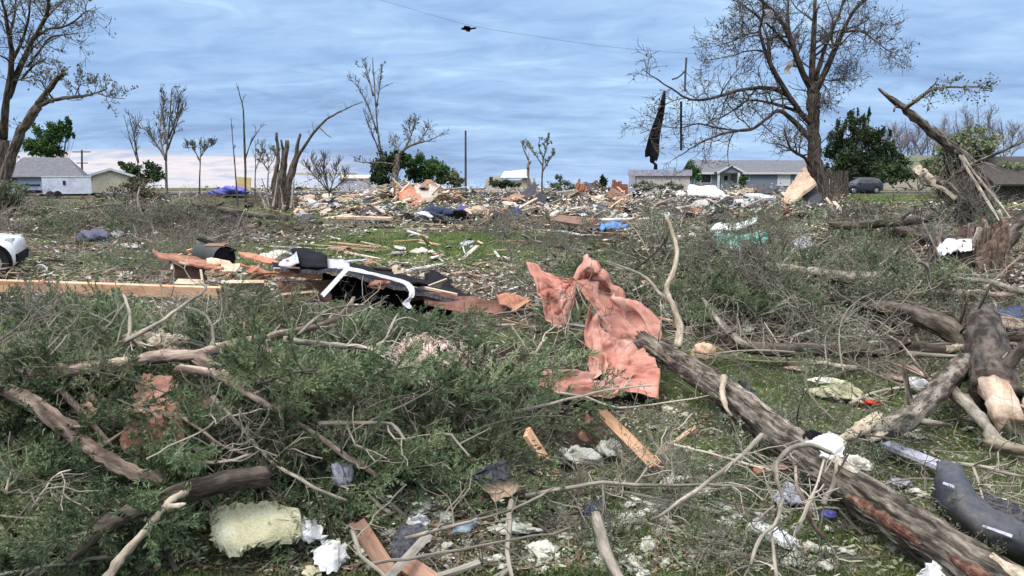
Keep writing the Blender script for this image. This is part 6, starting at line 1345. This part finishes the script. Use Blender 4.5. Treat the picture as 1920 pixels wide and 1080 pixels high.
sheet('yellow_foam', 'pale yellow torn insulation slab lying in front of the cedar pile', 'insulation', [[(402, 956, .30), (430, 950, .30), (470, 948, .30), (515, 948, .30), (552, 958, .29)], [(398, 985, .25), (430, 980, .25), (470, 978, .25), (515, 976, .25), (558, 984, .24)], [(403, 1012, .20), (425, 1014, .20), (468, 1008, .21), (512, 1002, .21), (556, 1002, .2)], [(422, 1026, .17), (440, 1034, .16), (465, 1026, .17), (510, 1012, .19), (548, 1010, .18)]], .045, INSY, 8, 6, .008, 5, 3, .016, smooth=False)
sheet('foam_backing', 'white paper backing torn off beside the yellow slab', 'paper', [[(550, 968, .24), (575, 974, .22), (598, 980, .18)], [(552, 995, .2), (578, 1000, .2), (608, 1010, .14)], [(558, 1012, .16), (580, 1016, .15), (600, 1012, .12)]], .006, WHITE, 5, 5, .012, 4, 5, .01, smooth=False)
sheet('white_scrap', 'torn white plastic scrap right of the yellow slab at the bottom', 'plastic', [[(585, 1030, .12), (620, 1012, .14), (652, 1022, .1)], [(590, 1050, .08), (620, 1045, .12), (650, 1045, .08)], [(600, 1068, .06), (625, 1072, .06), (645, 1052, .05)]], .006, WHITE, 5, 5, .010, 3, 8, .008, smooth=False)
soft('yellow_tuft', 'yellow insulation crumb under the white plastic scrap', 'insulation', 588, 1072, .05, .1, .08, .04, INSY, 0, .8, 3)
sheet('shingled_board', 'plywood corner with dark shingles on top at lower centre', 'roof piece', [[(893, 892, .30), (935, 878, .34), (985, 866, .36), (1010, 872, .33)], [(905, 915, .24), (950, 905, .28), (1000, 890, .30), (1030, 896, .26)], [(930, 938, .18), (960, 926, .22), (1000, 912, .24), (1032, 900, .24)]], .03, PLYP, 4, 4, .01, 3, 3, .006, smooth=False)
sheet('shingle_layer', 'dark shingles lying on the plywood corner', 'shingle', [[(888, 884, .36), (935, 868, .40), (985, 858, .42), (1000, 868, .38)], [(900, 908, .30), (945, 897, .34), (990, 884, .36), (1006, 890, .31)]], .014, SHING, 5, 4, .015, 4, 6, .012, smooth=False)
sheet('shingle', 'black shingle flap under the grey lath at the bottom', 'shingle', [[(748, 985, .22), (775, 982, .24), (798, 990, .22)], [(738, 1015, .16), (765, 1015, .18), (792, 1010, .18)], [(732, 1045, .10), (752, 1050, .12), (775, 1040, .12)]], .012, SHING, 4, 4, .015, 3, 3, .006, smooth=False)
sheet('blue_scrap', 'dark blue cloth scrap on the grass above the grey stick', 'cloth', [[(1083, 958, .06), (1105, 940, .12), (1135, 930, .10)], [(1090, 968, .05), (1112, 962, .12), (1140, 952, .07)], [(1100, 972, .03), (1118, 970, .06), (1130, 960, .05)]], .008, BLUED, 5, 5, .03, 4, 4, .006)
sheet('blue_carton', 'light blue crumpled carton among the bottom debris', 'carton', [[(848, 985, .18), (870, 978, .2), (896, 970, .18)], [(852, 1000, .12), (875, 998, .15), (898, 982, .14)]], .012, mat('light_blue', (.35, .45, .56), (.5, .6, .7), 5, .5, .2, dirt=.4, coords='obj'), 4, 4, .02, 3, 5, .006)
sheet('white_scrap', 'white torn scrap behind the black shingle', 'plastic', [[(768, 975, .22), (785, 968, .24), (802, 972, .2)], [(765, 990, .16), (790, 988, .2), (800, 985, .16)]], .006, WHITE, 5, 5, .03, 4, 9, .01)
sheet('white_cloth', 'white cloth draped over the big log', 'cloth', [[(1500, 822, .36), (1540, 812, .40), (1572, 818, .38)], [(1530, 838, .40), (1556, 832, .42), (1585, 832, .38)], [(1542, 858, .36), (1562, 860, .38), (1578, 858, .34)]], .006, WHITE, 6, 6, .014, 4, 3, .008, smooth=False)
soft('black_rag', 'black rag beside the white cloth on the log', 'cloth', 1524, 826, .36, .13, .10, .10, BLACK, 0, .7, 2)
sheet('white_plastic', 'white plastic piece lying on the grass under the twigs', 'plastic', [[(1402, 980, .10), (1425, 972, .14), (1445, 985, .14), (1470, 995, .12), (1495, 1010, .08)], [(1402, 995, .07), (1428, 995, .12), (1448, 1002, .13), (1475, 1015, .11), (1498, 1022, .06)], [(1412, 1000, .04), (1432, 1008, .08), (1455, 1020, .09), (1478, 1030, .07), (1496, 1036, .03)]], .006, WHITE, 5, 5, .012, 4, 6, .006, smooth=False)
sheet('white_plastic', 'crumpled white plastic at the bottom edge by the big log', 'plastic', [[(1728, 1072, .14), (1750, 1052, .2), (1790, 1055, .2), (1822, 1068, .12)], [(1722, 1090, .08), (1755, 1085, .14), (1790, 1085, .14), (1830, 1090, .08)]], .006, WHITE, 6, 6, .02, 4, 7, .008, smooth=False)
soft('cut_wood', 'peach coloured broken wood chunk at the left end of the straight log', 'wood chunk', 1318, 664, .14, .30, .16, .26, mat('peach_wood', (.46, .28, .17), (.62, .42, .28), 8, .85, .4, c3=(.68, .5, .36), vary=0, coords='obj'), .2, .35, 5)
soft('yellow_foam_chunk', 'pale yellow torn foam on the grass right of the big log', 'insulation', 1578, 738, .08, .42, .2, .16, INSY, -.5, .8, 6)
soft('white_foam_chunk', 'white foam strip above the pale yellow foam', 'insulation', 1545, 714, .08, .30, .10, .06, INSW, 0, .5, 2)
soft('red_scrap', 'small bright red scrap beside the pale yellow foam', 'scrap', 1634, 755, .06, .16, .07, .05, RED, 0, .6, 1)
soft('white_bag', 'round white bag between the forked limb and the short log', 'bag', 1722, 722, .12, .22, .17, .15, WHITE, 0, .3, 3)
soft('dented_scrap', 'small grey dented metal scrap on the grass left of the dark bumper', 'scrap', 1690, 905, .05, .16, .1, .05, METAL, 0, .6, 3)
soft('white_crumple', 'crumpled pale plastic left of the pale log end', 'plastic', 1828, 750, .1, .2, .14, .1, LILAC, 0, .9, 4)
sheet('teal_plastic', 'torn teal plastic sheeting draped on the brush', 'plastic', [[(1338, 440, 19), (1370, 436, 19), (1405, 440, 18.9), (1440, 430, 18.8)], [(1342, 452, 18.3), (1372, 450, 18.2), (1402, 456, 18.3), (1436, 446, 18.3)], [(1350, 468, 17.7), (1375, 462, 17.6), (1398, 466, 17.8), (1425, 456, 17.9)]], .01, TEAL, 5, 5, .10, 5, 4, .03)
sheet('clear_plastic', 'white translucent plastic hanging below the teal sheeting', 'plastic', [[(1372, 462, 17.4), (1390, 456, 17.4), (1402, 464, 17.4)], [(1364, 480, 17.2), (1384, 482, 17.0), (1400, 480, 17.2)], [(1376, 502, 17.0), (1386, 505, 16.9), (1392, 500, 17.0)]], .008, LILAC, 5, 5, .06, 4, 5, .02)
sheet('white_sheet', 'curved white sheet with a bright edge lying above the teal plastic', 'sheet', [[(1345, 420, 22.5), (1390, 418, 22.5), (1420, 408, 22.5)], [(1332, 430, 20.8), (1378, 431, 20.6), (1416, 418, 20.8)]], .06, WHITE, 6, 3, .02, 3, 2, .01)
sheet('violet_sheet', 'pale violet grey fabric peak in the brush at right', 'cloth', [[(1500, 440, 16.2), (1512, 442, 16.2), (1520, 450, 16.2)], [(1488, 458, 15.9), (1508, 462, 15.6), (1528, 466, 15.9)], [(1478, 478, 15.7), (1505, 484, 15.3), (1535, 482, 15.6)]], .01, LILAC, 5, 5, .05, 4, 3, .01)
sheet('white_cloth', 'white cloth lying on the hollow stump', 'cloth', [[(1752, 466, 12.6), (1770, 450, 12.8), (1795, 446, 12.9), (1826, 450, 12.8)], [(1756, 474, 12.4), (1775, 462, 12.5), (1800, 458, 12.5), (1828, 462, 12.5)], [(1765, 478, 12.3), (1782, 472, 12.3), (1802, 470, 12.3), (1824, 470, 12.3)]], .01, WHITE, 5, 5, .05, 4, 4, .01)
sheet('navy_sheet', 'dark blue grey sheet scrap at the right edge below the stump', 'sheet', [[(1872, 580, 10.6), (1900, 575, 10.5), (1960, 590, 10.4)], [(1880, 620, 9.8), (1910, 622, 9.7), (1960, 625, 9.7)]], .01, BLUED, 5, 5, .06, 4, 5, .01)
soft('white_saucer', 'small white plate like scrap above the curved dark limb', 'scrap', 1628, 585, .25, .16, .11, .04, WHITE, 0, .2, 4)
soft('lilac_scrap', 'lilac grey scrap on the grass above the straight log', 'scrap', 1560, 598, .08, .2, .15, .09, LILAC, 0, .6, 7)
soft('tan_scrap', 'tan board scrap on the grass below the straight log', 'scrap', 1500, 690, .06, .3, .14, .05, PLYP, 0, .5, 8)
sheet('dark_flap', 'dark grey flap leaning on the back of the big log', 'shingle', [[(1385, 712, .36), (1402, 715, .38), (1412, 730, .3)], [(1384, 738, .22), (1402, 740, .28), (1420, 752, .2)]], .01, SHING, 4, 4, .02, 3, 3, .006)
sheet('dark_shingle', 'dark shingle lying by the upper end of the big log', 'shingle', [[(1225, 640, .36), (1245, 642, .36), (1262, 652, .34)], [(1222, 660, .3), (1240, 664, .32), (1258, 668, .3)]], .012, SHING, 4, 4, .03, 3, 4, .01)
sheet('red_brown_panel', 'red brown panel half buried in the lower left cedar', 'panel', [[(272, 702, .42), (300, 708, .44), (330, 718, .42)], [(252, 745, .42), (295, 750, .44), (338, 755, .42)], [(238, 785, .39), (290, 795, .42), (344, 800, .39)], [(236, 842, .32), (285, 854, .35), (348, 850, .30)]], .03, REDB, 4, 4, .01, 3, 4, .012, smooth=False)
sheet('red_brown_panel', 'second red brown board right of the half buried panel', 'panel', [[(345, 745, .24), (400, 752, .25), (445, 765, .24)], [(350, 770, .22), (400, 778, .22), (440, 792, .2)], [(360, 800, .15), (400, 806, .16), (430, 810, .15)]], .025, REDB, 4, 4, .01, 3, 7, .012, smooth=False)
soft('peach_chunk', 'peach splintered wood chunk left of the red brown panel', 'wood chunk', 180, 772, .26, .16, .1, .22, PLYP, .3, .7, 3)
soft('pale_crotch', 'pale torn wood at the fork of the long pinkish limb', 'wood chunk', 312, 648, .34, .26, .18, .16, BARE, .3, .9, 9)
soft('pale_torn_wood', 'pale torn wood chunk left of the fork', 'wood chunk', 262, 642, .34, .22, .12, .14, BARE, .9, .9, 12)
soft('white_glove', 'small white scrap standing on the red brown panel', 'scrap', 264, 722, .30, .06, .05, .12, WHITE, 0, .5, 2)
soft('lilac_rag', 'lilac rag hanging at the end of the brown slanting limb', 'cloth', 640, 895, .24, .12, .08, .18, LILAC, 0, .6, 5)
soft('dark_rock', 'purple grey dented scrap behind the curved brown twig', 'scrap', 1482, 932, .08, .18, .12, .14, LILAC, 0, .5, 6)
soft('violet_scrap', 'small violet scrap under the big log', 'scrap', 1552, 965, .06, .1, .06, .05, PURP, 0, .5, 5)
soft('torn_bark', 'purple brown torn bark chunk on the straight orange board', 'bark', 1105, 812, .14, .12, .09, .22, BROWNW, .4, .6, 6)
soft('white_fluff', 'white insulation fluff between the two orange boards', 'insulation', 1075, 858, .08, .24, .16, .09, INSW, 0, .9, 7)
soft('white_fluff', 'white insulation fluff right of the torn bark chunk', 'insulation', 1142, 842, .1, .14, .1, .12, INSW, 0, .9, 8)
soft('white_fluff', 'white insulation fluff on the grass right of the straight board', 'insulation', 1262, 905, .07, .16, .08, .07, INSW, .5, .9, 9)
soft('white_fluff', 'white insulation fluff with a tail near the long thin branch', 'insulation', 1245, 945, .06, .18, .10, .05, INSW, -.4, .9, 10)
soft('white_fluff', 'cream insulation piece on the grass below the shingled plywood', 'insulation', 968, 990, .06, .22, .10, .06, INSW, .2, .9, 11)
soft('white_fluff', 'white insulation lump low on the grass at bottom centre', 'insulation', 1012, 1032, .05, .14, .10, .08, INSW, 0, .7, 12)
soft('white_fluff', 'narrow white insulation piece right of the grey stick', 'insulation', 1213, 1025, .05, .07, .05, .09, INSW, 0, .6, 13)
soft('white_fluff', 'cream insulation scrap beside the arched branch on the log', 'insulation', 1600, 872, .30, .18, .08, .1, INSW, 0, .9, 14)
soft('violet_heap', 'blue violet cloth heap on the grass left of the thicket', 'cloth', 172, 446, .35, .75, .5, .4, DKV, .2, .5, 7)
def fender():
    mb = MB(); c = at(70, 512, 15.6); a = np.linspace(.1, 3.3, 18); mb.tube([c + np.array((math.cos(t) * .19 + .02 * t, .05 * t, math.sin(t) * .15)) for t in a], .018, 7); tag(mb.build('bent_ring', METAL, smooth=True), 'bent pale metal ring standing beside the wrecked car', 'metal ring')
fender()
# rubble heap pieces
sheet('roof_deck', 'broken tan roof deck leaning against the big tree', 'panel', [[(1486, 342, 45), (1497, 328, 45.3), (1508, 317, 45.6)], [(1472, 368, 43.5), (1493, 351, 43.8), (1520, 331, 44.4)], [(1456, 396, 42), (1484, 380, 42.2), (1531, 344, 43)]], .15, PLYP, 4, 4, .08, 3, 3, .04, smooth=False)
sheet('leaning_shingles', 'dark shingled roof slab leaning below the tan roof deck', 'roof piece', [[(1494, 374, 43.4), (1512, 362, 43.6), (1532, 348, 43.8)], [(1484, 392, 42.6), (1510, 392, 42.4), (1538, 384, 42.6)]], .15, SHING, 4, 4, .1, 3, 4, .05, smooth=False)
sheet('white_roof_sheet', 'big white sheet lying on the rubble before the bungalow', 'sheet', [[(1292, 348, 66), (1330, 349, 66), (1342, 352, 65)], [(1290, 364, 60), (1330, 369, 59), (1366, 370, 58)]], .2, WHITE, 5, 4, .15, 3, 3, .06)
sheet('orange_panel', 'orange brown wood panels in the tall rubble heap', 'panel', [[(745, 358, 58), (770, 350, 58), (795, 366, 57)], [(748, 374, 56), (772, 378, 55.5), (796, 378, 55.5)]], .1, PLY, 4, 4, .2, 3, 4, .08, smooth=False)
sheet('orange_panel', 'curled brown carpet roll on the tall rubble heap', 'carpet', [[(775, 352, 58), (800, 348, 58), (822, 352, 57)], [(785, 372, 56), (805, 376, 55.5), (818, 374, 55.5)]], .1, GREYW, 4, 4, .2, 3, 6, .05)
sheet('orange_panel', 'brown shingled roof flap at the top right of the tall heap', 'roof piece', [[(790, 343, 59), (812, 340, 59), (828, 356, 58)], [(786, 352, 57.5), (805, 352, 57), (826, 366, 57)]], .1, BROWNW, 4, 4, .15, 3, 7, .06, smooth=False)
soft('black_bin', 'dark round bin right of the bare pole', 'bin', 889, 362, .2, .5, .5, .8, BLACK, 0, .3, 3)
soft('brown_cabinet', 'tan box like cabinet lying in the rubble', 'cabinet', 899, 396, .25, .9, .5, .6, RAWP, 0, .12, 3)
soft('dark_cabinet', 'dark long chest right of the tan cabinet', 'cabinet', 932, 398, .2, 1.2, .5, .5, BROWNW, 0, .15, 5)
soft('blue_bucket', 'small deep blue plastic heap left of the tan cabinet', 'plastic', 868, 393, .25, .6, .4, .45, PURP, 0, .4, 6)
soft('dark_clothes', 'dark blue heap of clothes in the rubble left of centre', 'cloth', 816, 404, .3, 1.3, .8, .75, BLUED, 0, .8, 9)
soft('violet_tarp', 'blue violet tarp heap before the pale sky gap', 'tarp', 430, 360, .35, 2.8, 1.5, .8, PURP, 0, .5, 4)
sheet('blue_tarp', 'bright blue tarp in the rubble right of centre', 'tarp', [[(1122, 418, 30), (1150, 414, 30), (1178, 416, 30)], [(1126, 428, 27.5), (1150, 428, 27.2), (1172, 424, 28)]], .02, BLUET, 5, 5, .15, 4, 4, .04)
def brick(u0, u1, v0, v1, Y, label, slats=False):
    a, b = at(u0, v1, Y), at(u1, v0, Y); r = empty('brick_remnant', ((a[0] + b[0]) / 2, Y, float(H((a[0] + b[0]) / 2, Y))), label, 'wall remnant'); mb = MB()
    n = 5; w = (b[0] - a[0]) / n
    for i in range(n):
        h = b[2] - (.1 + .35 * rng.random() if i else 0); z0 = float(H(a[0], Y)) - .2
        mb.box((a[0] + (i + .5) * w, Y + (.02 * (i % 2)), (h + z0) / 2), (w + (0.02 if not slats else -w * .25), .25, h - z0), 0, (0, R(14) if slats else 0, 0))
    mb.build('wall', PLY if slats else BRICK, r); mb = MB(); mb.box(((a[0] + b[0]) / 2, Y + .5, (a[2] + b[2]) / 2 - .2), (b[0] - a[0], .3, .8)); mb.build('rubble_base', BRICK, r)
brick(1080, 1106, 335, 362, 72, 'slatted orange wood frame leaning in the far rubble', True)
brick(1148, 1177, 337, 362, 74, 'broken red brick wall remnant left of the standing pale wall')
sheet('dark_roof_flap', 'dark slanted roof flap beside the slatted wood frame', 'roof piece', [[(1098, 342, 71), (1112, 348, 70.5), (1122, 360, 70)], [(1104, 354, 69), (1114, 358, 68.5), (1124, 362, 68.5)]], .1, SHING, 3, 3, .1, 3, 3, .05, smooth=False)
sheet('gable_scrap', 'small dark gable piece in the rubble before the bungalow', 'roof piece', [[(1420, 356, 60), (1431, 345, 60), (1452, 360, 60)], [(1420, 362, 59), (1432, 362, 59), (1452, 364, 59)]], .1, SHING, 3, 3, .05, 3, 3, .03, smooth=False)
board('white broken table like board in the rubble before the bungalow', (1408, 369, .7), (1447, 369, .7), 1.0, .12, WHITE, .2)
